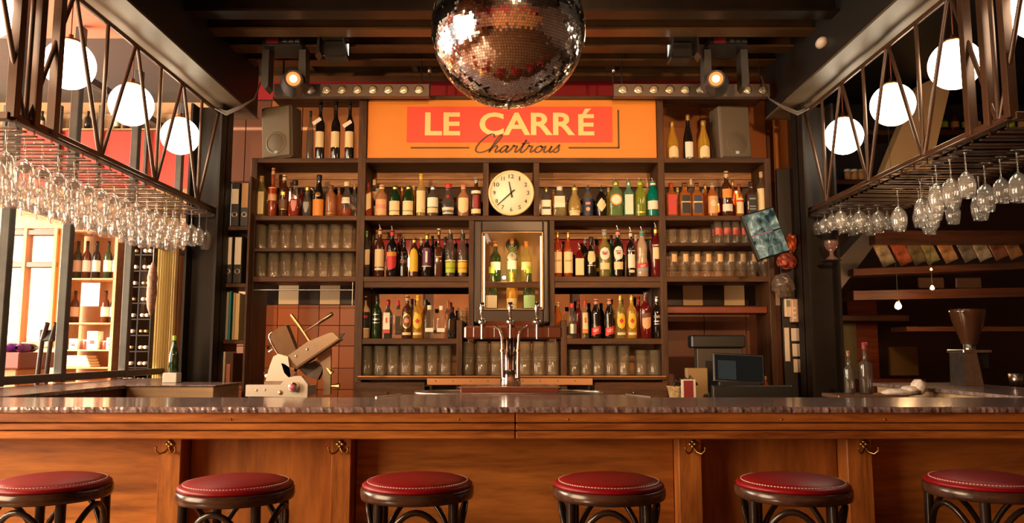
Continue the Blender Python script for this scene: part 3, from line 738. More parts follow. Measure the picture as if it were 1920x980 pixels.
# ================================================================ speakers, stage lights
def speaker(px, tilt, yaw, lab):
    x, z = at(px, 295, 5.72); o = thing('loudspeaker', lab, 'speaker', (x, 5.74, uz(296) + .0015 + abs(math.sin(R(tilt))) * .14)); o.rotation_euler = (0, R(tilt), R(yaw))
    w, h, d = .125, .40, .22
    b = MB(); b.prism([(-w, 0), (w, 0), (w, h), (-w, h)], -d / 2 + .01, d / 2 - .02)
    MB().bbox(-w, w, -d / 2 + .012, d / 2 - .05, 0, h, .012).build('cabinet', mat('speaker_grey', (.15, .115, .085), .45), o, True)
    GR = mat('speaker_grille', (.15, .105, .060), .6, .3, .5, 400, .6)
    MB().bbox(-w + .010, w - .010, -d / 2, -d / 2 + .012, .010, h - .010, .006).build('grille', GR, o, True)
    MB().lathe([(.070, -.003), (.078, -.004), (.084, 0)], 40, c=(0, -d / 2 + .0, .115), axis='y').build('cone_ring', mat('speaker_ring', (.13, .09, .055), .6), o, True)
    MB().lathe([(0, -.0022), (.068, -.0012), (.070, 0)], 40, c=(0, -d / 2 + .0, .115), axis='y').build('cone', mat('speaker_cone', (.12, .083, .048), .7), o, True)
    MB().bbox(-.015, .015, -d / 2 - .004, -d / 2, .03, .055, .002).build('badge', BRUSH, o, True)
    MB().tube([(-w - .012, .02, h * .75), (-w - .012, .02, h * .25)], .006, 6).build('side_bracket', BLACKM, o, True)
    return o
speaker(531, -3, -14, 'grey loudspeaker on top of the shelving, left end, leaning')
speaker(1371, -2, 12, 'grey loudspeaker on top of the shelving, right end')

def led_bar(px0, px1, leds, lab):
    Y = 5.45; x0, x1 = X_(px0, Y, 168), X_(px1, Y, 168); z0, z1 = Z_(180.5, Y), Z_(157, Y)
    o = thing('led_light_bar', lab, 'stage light', ((x0 + x1) / 2, Y, z0))
    MB().bbox(x0, x1, Y, Y + .06, z0, z1, .003).build('housing', mat('led_bar_housing', (.17, .12, .09), .45, .3), o)
    for px in leds:
        x = X_(px, Y, 168); z = Z_(168, Y)
        MB().lathe([(0, -.003), (.022, -.006), (.030, -.008), (.033, -.002), (.033, .002)], 20, c=(x, Y, z), axis='y').build('bezel', BRUSH, o)
        MB().lathe([(0, -.012), (.016, -.011), (.024, -.006)], 16, c=(x, Y, z), axis='y').build('lens', mat('led_lens', (.9, .75, .5), .15, .5), o)
    MB().tube([((x0 + x1) / 2 - .5, Y + .03, z1), ((x0 + x1) / 2 - .5, Y + .03, 3.46)], .006, 6).build('hanger', BLACKM, o)
    MB().tube([((x0 + x1) / 2 + .5, Y + .03, z1), ((x0 + x1) / 2 + .5, Y + .03, 3.46)], .006, 6).build('hanger', BLACKM, o)
    e = x1 if px0 < 900 else x0
    MB().tube([(e, Y + .02, z0), (e, Y + .02, z1 + .14)], .006, 6).build('end_bracket', BLACKM, o)
    MB().lathe([(0, 0), (.012, 0), (.014, .03), (.006, .045), (0, .045)], 10, c=(e, Y + .0, z1 + .08)).build('bracket_knob', BRUSH, o)
led_bar(512, 805, [583, 612, 641, 670, 699, 728, 757, 786][:], 'long LED light bar above the sign, left of the mirror ball')
led_bar(1151, 1444, [1168, 1197, 1226, 1256, 1285, 1314, 1401, 1431], 'long LED light bar above the sign, right of the mirror ball')

def moving_head(px, lab, s):
    Y = 5.1; x, z = at(px, 90, Y)
    o = thing('moving_head_spotlight', lab, 'stage light', (x, Y, z))
    MB().bbox(x - .13, x + .13, Y - .12, Y + .12, Z_(98, Y), Z_(80, Y), .008).build('base', BLACKM, o)
    MB().bbox(x - .10, x - .02, Y - .123, Y - .12, Z_(94, Y), Z_(84, Y), .002).build('display', mat('dim_red_display', (.2, .02, .02), .3), o)
    for k_ in (.01, .05, .09): MB().bbox(x + k_, x + k_ + .03, Y - .124, Y - .12, Z_(92, Y), Z_(86, Y), .001).build('connector', BRUSH, o)
    MB().tube([(x, Y, Z_(80, Y)), (x, Y, 3.46)], .02, 8).build('clamp', BLACKM, o)
    for e in (-1, 1):
        MB().prism([(x + e * .10, Z_(98, Y)), (x + e * .145, Z_(98, Y)), (x + e * .15, Z_(160, Y)), (x + e * .12, Z_(172, Y)), (x + e * .10, Z_(165, Y))], Y - .05, Y + .06).build('yoke_arm', mat('grey_yoke', (.07, .065, .06), .4), o)
    hx, hz = at(px + (6 if s < 0 else -8), 148, Y - .1)
    d = Vector((.30 if s < 0 else -.28, -1, -.12)).normalized(); c = Vector((hx, Y - .02, hz))
    hd = MB(); hd.tube([c - d * .15, c - d * .12, c, c + d * .09, c + d * .13], [.05, .075, .082, .066, .060], 20); hd.build('head', mat('light_head_grey', (.055, .05, .048), .35), o)
    MB().tube([c + d * .128, c + d * .142], [.062, .060], 20, False).build('lens_ring', BLACKM, o)
    MB().tube([c + d * .1305, c + d * .134], .046, 20).build('lens', emis('orange_hot_lens', (1, .26, .06), 1.6), o)
    MB().tube([c + d * .1345, c + d * .137], .026, 16).build('lens_core', emis('white_hot_lens', (1, .62, .32), 3.0), o)
moving_head(537, 'moving head spotlight with glowing orange lens above left speaker', -1)
moving_head(1357, 'moving head spotlight with glowing orange lens above right speaker', 1)

def par(px, py, lab, s):
    Y = 4.98; x, z = at(px, py, Y)
    o = thing('barn_door_floodlight', lab, 'stage light', (x, Y, z - .08))
    MB().bbox(x - .075, x + .075, Y - .03, Y + .12, z - .05, z + .06, .01).build('housing', BLACKM, o)
    M = Matrix.Translation((x, Y - .03, z))
    for e in (-1, 1):
        MB().prism([(e * .075, .05), (e * .075, -.05), (e * .10, -.085), (e * .085, .04)], -.10, .0, M).build('barn_door', BLACKM, o)
    MB().prism([(-.075, .055), (.075, .055), (.09, .08), (-.09, .08)], -.08, 0, M).build('barn_door', BLACKM, o)
    for e in (-1, 1):
        MB().bbox(x + e * .092 - .004, x + e * .092 + .004, Y - .045, Y - .035, z - .05, z + .03, .001).build('light_slit', emis('pale_slit', (1, .95, .75), 2.0), o)
    MB().tube([(x, Y + .04, z + .06), (x, Y + .04, 3.46)], .014, 8).build('hanger', BLACKM, o)
par(629, 95, 'black barn door floodlight beside the left moving head light', -1)
par(1277, 97, 'black barn door floodlight beside the right moving head light', 1)

# round white security light on the right beam
x, z = at(1541, 80, 4.6)
el = thing('round_alarm_lamp', 'small round pale lamp on the dark beam at upper right', 'lamp', (x, 4.6, z))
MB().lathe([(0, -.05), (.02, -.045), (.032, -.02), (.034, .0), (.03, .03), (0, .03)], 20, c=(x, 4.6, z), axis='y').build('lens', mat('pale_lamp', (.75, .6, .5), .3), el)
MB().tube([(x, 4.62, z + .02), (x + .06, 4.66, z + .10), (x + .06, 4.66, 3.46)], .012, 8).build('arm', BLACKM, el)

# ================================================================ mirror ball
BY = 2.93; bx, bz = at(953, 57, BY); br = .300
mb = thing('mirror_ball', 'large mirror ball hanging from the ceiling in front of the sign', 'mirror ball', (bx, BY, bz - br))
MB().lathe([(br * .985 * math.sin(math.pi * i / 48), -br * .985 * math.cos(math.pi * i / 48)) for i in range(49)], 96, c=(bx, BY, bz)).build('core', mat('ball_grout', (.10, .07, .05), .5), mb)
tl = MB(); TS = .0102
nr = int(math.pi * br / TS)
for i in range(nr):
    th = (i + .5) * math.pi / nr; rr = br * math.sin(th); n = max(3, int(2 * math.pi * rr / TS)); ph0 = rnd.uniform(0, .01)
    jr = rnd.gauss(0, .004)
    for k in range(n):
        ph = 2 * math.pi * (k + ph0) / n
        d = Vector((math.sin(th) * math.cos(ph), math.sin(th) * math.sin(ph), -math.cos(th)))
        e1 = Vector((-math.sin(ph), math.cos(ph), 0)); e2 = d.cross(e1)
        a, b_ = rnd.gauss(0, .02) + jr, rnd.gauss(0, .02)
        if rnd.random() < .10: a += rnd.gauss(0, .06); b_ += rnd.gauss(0, .06)
        c = Vector((bx, BY, bz)) + d * br; h = TS * .455
        q = [c + e1 * (u * h) + e2 * (w * h) + d * ((u * a + w * b_) * h) for u, w in ((-1, -1), (1, -1), (1, 1), (-1, 1))]
        ins = [p - d * .004 for p in q]
        tl.add(q + ins, [(0, 1, 2, 3), (0, 4, 5, 1), (1, 5, 6, 2), (2, 6, 7, 3), (3, 7, 4, 0)])
o = tl.build('mirror_tiles', mat('ball_mirror', (.92, .86, .84), .08, 1.0), mb); o['kind'] = 'stuff'
MB().tube([(bx, BY, bz + br - .01), (bx, BY, 3.46)], .008, 8).build('hanging_rod', BRUSH, mb)
MB().lathe([(0, .02), (.05, .02), (.05, -.01), (0, -.01)], 20, c=(bx, BY, bz + br)).build('top_cap', BRUSH, mb)
MB().lathe([(.012, .004), (.014, -.004), (.006, -.008), (.005, -.016), (0, -.018)], 12, c=(bx, BY, bz - br)).build('bottom_bolt', BRUSH, mb)
# ================================================================ bottles
PROF = {  # fractions of radius / body height up to the lip
 'wine':   [(0, 0), (.92, 0), (1, .02), (1, .60), (.93, .66), (.55, .74), (.38, .80), (.34, .97), (.40, .975), (.40, 1), (0, 1)],
 'champ':  [(0, 0), (.92, 0), (1, .03), (1, .42), (.93, .52), (.66, .66), (.44, .78), (.34, .95), (.40, .96), (.40, 1), (0, 1)],
 'liquor': [(0, 0), (.92, 0), (1, .02), (1, .62), (.95, .69), (.60, .76), (.40, .80), (.37, .97), (.43, .975), (.43, 1), (0, 1)],
 'squat':  [(0, 0), (.94, 0), (1, .03), (1, .60), (.93, .70), (.60, .80), (.42, .85), (.40, .96), (.48, .965), (.48, 1), (0, 1)],
 'round':  [(0, 0), (.70, 0), (.80, .03), (.95, .15), (1, .32), (.95, .50), (.70, .66), (.42, .76), (.38, .95), (.46, .96), (.46, 1), (0, 1)],
 'bulge':  [(0, 0), (.85, 0), (.90, .03), (1, .25), (1, .55), (.92, .68), (.52, .78), (.40, .84), (.38, .97), (.44, .975), (.44, 1), (0, 1)],
 'pinch':  [(0, 0), (.92, 0), (1, .03), (.98, .28), (.80, .42), (.84, .55), (.88, .62), (.80, .72), (.50, .82), (.40, .87), (.38, .97), (.44, .975), (.44, 1), (0, 1)],
 'tallneck': [(0, 0), (.94, 0), (1, .02), (1, .58), (.92, .62), (.42, .66), (.36, .70), (.36, .97), (.42, .975), (.42, 1), (0, 1)],
}
def profr(kind, f):
    p = PROF[kind]
    for (a, za), (b, zb) in zip(p, p[1:]):
        if za <= f <= zb and zb > za: return a + (b - a) * (f - za) / (zb - za)
    return 1
GC = {  # name: (transparent tint, body colour, mix of body)
 'clear': ((.93, .92, .88), None, 0), 'amber': ((.95, .50, .14), (.70, .24, .05), .42), 'redamber': ((.85, .25, .08), (.50, .09, .025), .5),
 'brown': ((.30, .10, .04), (.09, .028, .012), .75), 'dark': ((.08, .04, .02), (.012, .008, .006), .9), 'green': ((.10, .22, .06), (.015, .05, .015), .75),
 'red': ((.8, .10, .08), (.5, .02, .02), .55), 'darkred': ((.3, .03, .02), (.16, .008, .008), .8), 'palegreen': ((.70, .88, .55), (.35, .55, .22), .25),
 'aqua': ((.55, .85, .75), (.25, .55, .42), .3), 'lime': ((.72, .82, .20), (.5, .55, .06), .35), 'teal': ((.02, .25, .2), (.0, .20, .16), .85),
 'gold': ((.98, .75, .22), (.85, .50, .07), .35), 'straw': ((.90, .85, .50), (.6, .55, .2), .2), 'cream': ((.8, .6, .35), (.80, .52, .26), .98),
 'frost': ((.8, .6, .4), (.62, .43, .27), .75), 'palegold': ((.93, .80, .45), (.75, .55, .2), .35), 'pinkish': ((.9, .6, .4), (.75, .38, .2), .4),
 'copper': ((.9, .55, .35), (.65, .3, .14), .4), 'smoke': ((.6, .55, .5), (.2, .18, .16), .3)}
def gmat(n):
    if n == 'clear': return CLEAR
    t, b, k = GC[n]; return glass('bottle_glass_' + n, t, b, k, .06, .2)
PC = dict(cream=(.85, .66, .36), white=(.88, .80, .66), peach=(.80, .42, .20), red=(.62, .03, .03), orange=(.82, .28, .03), yellow=(.85, .52, .03), black=(.012, .010, .010),
          gold=(.70, .42, .10), navy=(.02, .025, .06), green=(.35, .55, .03), purple=(.12, .03, .09), brown=(.16, .06, .03), pink=(.75, .28, .2), grey=(.35, .33, .3), teal=(.02, .28, .30),
          tan=(.62, .40, .20), darkred=(.25, .01, .015), lime=(.45, .58, .02), silver=(.6, .58, .55), blue=(.05, .12, .35), palegreen=(.35, .62, .30), caramel=(.55, .28, .10))
def pmat(n):
    if n in ('gold', 'silver'): return mat('foil_' + n, PC[n], .32, .8)
    return mat('paper_' + n, PC[n], .5)
def label_patch(kind, sq, r, H, z0, z1, hw, shape='rect', eps=.0012, ang=0.0, cx=0.0):
    """a paper label wrapped on the bottle front (towards -Y): z0..z1 as fractions of H, hw half angle in degrees"""
    p = 2.0 if not sq else 7.0
    nz, nx = (1, 12) if shape == 'rect' and not ang else (10, 10); vs = []; fs = []
    for i in range(nz + 1):
        t = i / nz; tt = 2 * t - 1
        w = {'rect': 1, 'oval': math.sqrt(max(0, 1 - tt * tt)), 'diamond': 1 - abs(tt), 'arch': 1 if t < .55 else math.sqrt(max(0, 1 - ((t - .55) / .45) ** 2)),
             'bowl': 1 if t > .4 else math.sqrt(max(0, 1 - ((.4 - t) / .4) ** 2)), 'shield': 1 if t > .6 else .35 + .65 * (t / .6)}[shape]
        for j in range(nx + 1):
            u = (2 * j / nx - 1) * w; f = z0 + (z1 - z0) * t + ang * u * (z1 - z0); th = R(-90 + cx) + R(hw) * u
            q = 1 if p == 2 else (abs(math.cos(th)) ** p + abs(math.sin(th)) ** p) ** (-1 / p)
            rr = (r * profr(kind, f)) * q + eps
            vs.append((rr * math.cos(th), rr * math.sin(th), f * H))
    for i in range(nz):
        for j in range(nx): a = i * (nx + 1) + j; fs.append((a, a + 1, a + nx + 2, a + nx + 1))
    return vs, fs
def bottle(x, y, z, h, r, kind, body, labels, cap, label, sq=False, liquid=None, lettering=None, group=None):
    o = thing('liquor_bottle' if kind != 'champ' else 'champagne_bottle', label, 'bottle', (x, y, z + .0008), group, R(rnd.uniform(-4, 4)))
    pour = cap.endswith('+'); cn = cap.rstrip('+')
    H = h * (.90 if pour else .96)
    pr = [(r * a, H * b) for a, b in PROF[kind]]
    MB().lathe(pr, 24, p=7.0 if sq else 2.0).build('glass_body', gmat(body), o, True)
    if liquid:
        lc, lev = liquid; pl = [(0, .003)] + [(r * .92 * profr(kind, f), H * f) for f in (.02, lev * .5, lev)] + [(0, H * lev)]
        MB().lathe(pl, 20, p=7.0 if sq else 2.0).build('liquid', gmat(lc) if lc in GC else pmat(lc), o, True)
    for L in labels:
        z0, z1, hw, c = L[:4]; shp = L[4] if len(L) > 4 else 'rect'; an = L[5] if len(L) > 5 else 0; ep = .0012 + .0004 * labels.index(L)
        vs, fs = label_patch(kind, sq, r, H, z0, z1, hw, shp, ep, an); m = MB(); m.add(vs, fs, not sq); m.build('paper_label', pmat(c), o, True)
    rn = r * profr(kind, .96)
    if cn:
        MB().lathe([(rn * 1.10, H * .90), (rn * 1.12, H * .95), (rn * 1.15, H * 1.0), (rn * 1.1, H + h * (.01 if pour else .035)), (0, H + h * (.012 if pour else .04))], 14).build('cap', pmat(cn) if cn in PC else gmat(cn), o, True)
    if pour:
        MB().tube([(0, 0, H), (0, 0, H + h * .03), (-.002, 0, H + h * .065), (-.008, 0, H + h * .105)], [r * .24, r * .22, r * .14, r * .10], 8).build('pour_spout', BRUSH, o, True)
    if lettering:
        for (s, c, f, wd, hh, rot) in lettering:
            text_on('lettering', s, pmat(c), o, 0, -r * (1.0 if not sq else 1.0) - .0032, H * f, wd * r * 2, hh * h, .012, bend=None if sq else r + .004, rot=rot)
            if sq:
                pass
    return o
def row(floor_py, Y, data, where, h0=0):
    zf_ = Z_(floor_py, YU)
    for e in data:
        px, top, w, kind, body, labels, cap, desc = e[:8]; kw = e[8] if len(e) > 8 else {}
        yy = Y + kw.pop('dy', 0) if 'dy' in kw else Y
        x, zt = at(px, top, yy); h = zt - zf_; r = w / 2 / F * yy * (.94 if not kw.get('sq') else .97)
        lb = desc + ' ' + where
        bottle(x, yy, zf_, h, r, kind, body, labels, cap, lb, **kw)
FR = YU + .075
LB = .06; FULL = 70
sqd = dict(sq=True)
def S(**k): d = dict(sq=True); d.update(k); return d
BKD = .12
row(404, FR, [
 (491, 330, 22, 'liquor', 'straw', [(.06, .62, 40, 'cream')], 'tan', 'square bottle with big pale yellow label', S()),
 (513, 315, 18, 'tallneck', 'redamber', [(.34, .62, 75, 'peach')], 'tan', 'tall reddish bottle with high peach label'),
 (534, 328, 20, 'liquor', 'brown', [(.20, .42, 60, 'brown'), (.52, .60, 30, 'gold'), (.17, .185, 62, 'gold')], 'cream', 'dark red bottle with brown and gold label'),
 (554, 338, 22, 'round', 'clear', [(.15, .45, 32, 'pink', 'shield')], 'black', 'round clear decanter of red liquor with black stopper', dict(liquid=('red', .5))),
 (577, 350, 20, 'round', 'smoke', [(.14, .5, 35, 'grey', 'shield')], 'gold', 'round clear decanter with grey crest'),
 (599, 328, 24, 'champ', 'dark', [(.02, .42, 62, 'orange'), (.48, .60, 30, 'gold', 'oval')], 'black', 'black champagne bottle with orange label'),
 (621, 347, 21, 'squat', 'copper', [(.10, .12, 60, 'gold')], 'brown', 'plain copper tinted clear bottle'),
 (651, 341, 24, 'round', 'clear', [(.38, .56, 45, 'white')], 'cream', 'round clear bottle with white neck label, half full', dict(liquid=('redamber', .24))),
 (665, 346, 12, 'liquor', 'clear', [], 'tan', 'slim clear bottle with tan cap beside the upright', dict(dy=.06)),
 (636, 350, 15, 'liquor', 'amber', [], 'brown', 'amber bottle half hidden in the back row', dict(dy=BKD)),
 (566, 352, 14, 'liquor', 'darkred', [], 'black', 'dark red bottle half hidden in the back row', dict(dy=BKD)),
 (690, 342, 21, 'squat', 'redamber', [(.18, .66, 50, 'cream', 'rect', .15)], 'darkred', 'amber bottle with slanted cream label and dark red cap'),
 (702, 337, 16, 'liquor', 'clear', [(.55, .72, 60, 'cream')], 'cream', 'clear bottle with cream cap in the back row', dict(dy=BKD)),
 (716, 347, 25, 'squat', 'pinkish', [(.05, .55, 58, 'peach'), (.25, .38, 58, 'pink')], 'cream', 'round shouldered bottle with peach and pink label'),
 (741, 347, 23, 'squat', 'green', [(.05, .17, 62, 'cream'), (.19, .50, 62, 'cream')], 'gold', 'left one of two dark green bottles with cream label'),
 (766, 347, 23, 'squat', 'green', [(.05, .17, 62, 'cream'), (.19, .50, 62, 'cream')], 'gold', 'right one of two dark green bottles with cream label'),
 (754, 350, 14, 'liquor', 'amber', [], 'gold', 'amber bottle hidden between the two green bottles', dict(dy=BKD)),
 (776, 348, 14, 'liquor', 'gold', [], 'tan', 'golden bottle behind the right green bottle', dict(dy=BKD)),
 (790, 326, 19, 'liquor', 'palegold', [(.10, .62, 66, 'cream'), (.16, .17, 66, 'gold')], 'yellow', 'tallest pale yellow bottle with full length label'),
 (812, 348, 24, 'squat', 'smoke', [(.12, .28, 60, 'cream'), (.31, .62, 60, 'white')], 'silver', 'stout bottle with two part cream label and glass stopper', dict(liquid=('amber', .55))),
 (841, 345, 27, 'round', 'smoke', [(.08, .28, 62, 'white'), (.56, .68, 15, 'red', 'oval')], 'red', 'round bottle with red wax neck and white label', dict(liquid=('brown', .45))),
 (869, 347, 24, 'bulge', 'pinkish', [(.10, .60, 55, 'cream', 'bowl')], 'pink', 'bulging bottle with ragged cream label and pink cap'),
 (893, 333, 21, 'liquor', 'brown', [(.08, .20, 64, 'cream'), (.22, .56, 32, 'darkred'), (.60, .68, 62, 'white')], 'grey', 'dark bottle with white shoulder beside the clock'),
 ], 'on shelf left of clock')
row(404, FR, [
 (1024, 352, 19, 'squat', 'smoke', [(.06, .58, 52, 'white'), (.26, .34, 40, 'black')], 'gold', 'square white labelled gin bottle with gold cap', S()),
 (1049, 350, 26, 'squat', 'clear', [(.30, .68, 40, 'white')], 'white', 'clear square bottle with white label', S(liquid=('straw', .5))),
 (1077, 346, 26, 'round', 'palegold', [(.04, .20, 60, 'cream')], 'gold+', 'round pale amber bottle with gold cap and low label'),
 (1102, 346, 21, 'squat', 'clear', [(.04, .62, 72, 'navy'), (.18, .32, 22, 'peach', 'oval'), (.40, .48, 25, 'pink')], 'navy+', 'navy labelled bottle with pour spout'),
 (1127, 347, 22, 'squat', 'dark', [(.16, .64, 58, 'cream', 'diamond')], 'black+', 'black bottle with cream diamond label'),
 (1154, 334, 26, 'squat', 'palegreen', [(.30, .64, 42, 'orange', 'oval'), (.34, .60, 34, 'white', 'oval')], 'gold+', 'pale green bottle with round white and orange label', S()),
 (1178, 334, 20, 'liquor', 'aqua', [(.06, .62, 38, 'white')], 'silver+', 'aqua square bottle with tall white label', S()),
 (1200, 334, 23, 'squat', 'lime', [(.10, .14, 50, 'gold')], 'lime+', 'yellow green bottle with pour spout'),
 (1224, 334, 26, 'squat', 'teal', [(.20, .44, 66, 'white')], 'white+', 'teal bottle with white label and white cap'),
 (1037, 356, 13, 'liquor', 'amber', [], 'tan', 'amber bottle just visible in the back row', dict(dy=BKD)),
 (1141, 352, 14, 'liquor', 'gold', [], 'tan', 'tan capped bottle just visible in the back row', dict(dy=BKD)),
 (1214, 336, 13, 'liquor', 'palegold', [], 'cream+', 'pale bottle with spout behind the teal bottle', dict(dy=BKD)),
 ], 'on shelf right of clock')
row(404, FR, [
 (1258, 343, 22, 'liquor', 'amber', [(.06, .66, 36, 'red')], 'red', 'amber bottle with tall bright red label', S()),
 (1283, 343, 22, 'liquor', 'amber', [(.10, .64, 36, 'black'), (.42, .45, 37, 'gold')], 'black', 'amber bottle with black label and gold stripe', S()),
 (1306, 343, 22, 'liquor', 'amber', [(.10, .64, 36, 'navy'), (.42, .45, 37, 'gold')], 'black', 'amber bottle with navy label and gold stripe', S()),
 (1335, 343, 21, 'squat', 'amber', [(.10, .62, 62, 'peach'), (.3, .5, 30, 'cream', 'oval')], 'grey', 'amber bottle with peach wrap label and grey cap'),
 (1361, 321, 22, 'liquor', 'brown', [(.12, .28, 62, 'white'), (.42, .62, 60, 'orange')], 'tan', 'tallest bottle with orange and white labels, cork top'),
 (1385, 345, 17, 'liquor', 'amber', [(.10, .58, 52, 'cream'), (.46, .52, 54, 'red')], 'darkred', 'small amber bottle with cream label and dark red cap'),
 (1407, 341, 20, 'liquor', 'brown', [(.08, .64, 38, 'black'), (.50, .54, 30, 'grey'), (.28, .31, 30, 'grey'), (.2, .23, 30, 'grey')], 'black', 'square brown bottle with black label', S()),
 (1427, 322, 21, 'liquor', 'clear', [(.06, .64, 74, 'cream')], 'tan', 'cream labelled bottle with round wooden stopper'),
 (1322, 345, 13, 'liquor', 'amber', [], 'gold', 'gold capped bottle just visible in the back row', dict(dy=BKD)),
 (1373, 338, 13, 'liquor', 'redamber', [], 'gold', 'reddish bottle just visible in the back row', dict(dy=BKD)),
 (1270, 352, 13, 'liquor', 'gold', [], 'cream', 'golden bottle behind the red labelled bottle', dict(dy=BKD)),
 (1295, 336, 12, 'liquor', 'clear', [], 'cream', 'slim cream capped bottle in the back row', dict(dy=BKD)),
 ], 'on upper shelf, right bay')
row(518, FR, [
 (686, 433, 21, 'liquor', 'smoke', [(.26, .60, 66, 'cream', 'rect', .06)], 'palegreen', 'green capped bottle with slanted cream label', dict(liquid=('brown', .6))),
 (713, 421, 20, 'liquor', 'brown', [(.14, .19, 62, 'white'), (.21, .58, 62, 'cream')], 'peach+', 'dark bottle with tall cream label and spout'),
 (736, 424, 22, 'liquor', 'dark', [(.15, .54, 58, 'red', 'bowl'), (.45, .54, 60, 'orange')], 'red+', 'black bottle with orange and red label, red cap'),
 (758, 448, 17, 'squat', 'dark', [(.40, .72, 58, 'brown')], 'black+', 'short dark bottle with brown label'),
 (777, 445, 20, 'squat', 'brown', [(.14, .76, 54, 'yellow', 'arch')], 'gold', 'brown bottle with yellow arched label'),
 (801, 437, 19, 'liquor', 'dark', [(.26, .68, 68, 'purple'), (.24, .26, 68, 'white'), (.34, .60, 12, 'white')], 'gold', 'dark bottle with purple label and gold cap'),
 (823, 428, 16, 'tallneck', 'brown', [(.42, .66, 38, 'peach')], 'cream', 'tall square brown bottle with high peach label', S()),
 (845, 431, 21, 'bulge', 'smoke', [(.10, .34, 64, 'lime'), (.36, .39, 64, 'cream'), (.20, .21, 64, 'black')], 'black+', 'clear bottle with bright green label and spout'),
 (868, 431, 21, 'bulge', 'smoke', [(.10, .34, 64, 'yellow'), (.36, .39, 64, 'cream'), (.20, .21, 64, 'black')], 'black+', 'clear bottle with yellow label and spout'),
 (700, 440, 16, 'liquor', 'brown', [], 'black', 'dark bottle in the back row near the green cap', dict(dy=BKD)),
 (748, 438, 16, 'liquor', 'darkred', [], 'darkred', 'dark red bottle half hidden in the back row', dict(dy=BKD)),
 (790, 446, 18, 'liquor', 'brown', [(.2, .55, 50, 'orange')], 'cream', 'orange labelled bottle hidden behind the yellow arched one', dict(dy=BKD)),
 (835, 444, 14, 'liquor', 'smoke', [], 'black', 'black capped bottle just visible in the back row', dict(dy=BKD)),
 (811, 442, 14, 'liquor', 'dark', [], 'black', 'black bottle behind the purple labelled one', dict(dy=BKD)),
 ], 'on shelf left of fridge')
row(518, FR, [
 (1045, 434, 18.5, 'wine', 'redamber', [(.09, .57, 68, 'cream')], 'gold', 'left of two amber bottles with tall cream label', dict(lettering=[('LILLET', 'darkred', .35, .72, .035, 0)])),
 (1065, 434, 18.5, 'wine', 'redamber', [(.09, .57, 68, 'cream')], 'gold', 'right of two amber bottles with tall cream label', dict(lettering=[('LILLET', 'darkred', .35, .72, .035, 0)])),
 (1086, 456, 17, 'squat', 'darkred', [(.06, .60, 48, 'cream')], 'tan+', 'short dark bottle with square cream label and spout', S()),
 (1108, 444, 20, 'champ', 'dark', [(.36, .66, 52, 'cream', 'bowl'), (.28, .30, 52, 'gold')], 'black', 'black bottle with cream curved label and black cap'),
 (1133, 430, 24, 'bulge', 'straw', [(.36, .64, 50, 'white', 'oval'), (.16, .30, 50, 'cream'), (.47, .52, 22, 'red', 'oval')], 'grey', 'pale yellow bottle with round white label and red mark', dict(lettering=[('MARTINI', 'black', .52, .52, .022, 0)])),
 (1158, 423, 22, 'bulge', 'dark', [(.36, .66, 52, 'white', 'oval'), (.16, .32, 52, 'cream'), (.48, .53, 22, 'red', 'oval')], 'pink+', 'black bottle with round white label and red mark', dict(lettering=[('MARTINI', 'black', .54, .52, .022, 0)])),
 (1182, 426, 17.5, 'liquor', 'dark', [(.20, .50, 52, 'white'), (.09, .16, 40, 'cream', 'oval')], 'cream+', 'dark bottle with white label and white lettering', dict(lettering=[('RICARD', 'white', .56, .9, .03, 0)])),
 (1203, 425, 24, 'pinch', 'frost', [(.12, .22, 66, 'grey', 'rect', .2), (.20, .30, 66, 'red', 'rect', .15)], 'teal+', 'frosted beige waisted bottle with teal cap and red band', dict(lettering=[('GET', 'white', .215, .5, .04, .12)])),
 (1229, 418, 22, 'liquor', 'darkred', [(.36, .60, 46, 'cream')], 'gold+', 'deep red bottle with cream label and gold neck', dict(lettering=[('CAMPARI', 'white', .62, .95, .035, 0)])),
 (1097, 446, 15, 'liquor', 'dark', [], 'grey', 'dark bottle half hidden in the back row', dict(dy=BKD)),
 (1146, 440, 14, 'liquor', 'green', [], 'black', 'green bottle between the two round labelled ones', dict(dy=BKD)),
 (1192, 440, 14, 'liquor', 'clear', [], 'white', 'clear bottle behind the waisted bottle', dict(dy=BKD)),
 ], 'on shelf right of fridge')
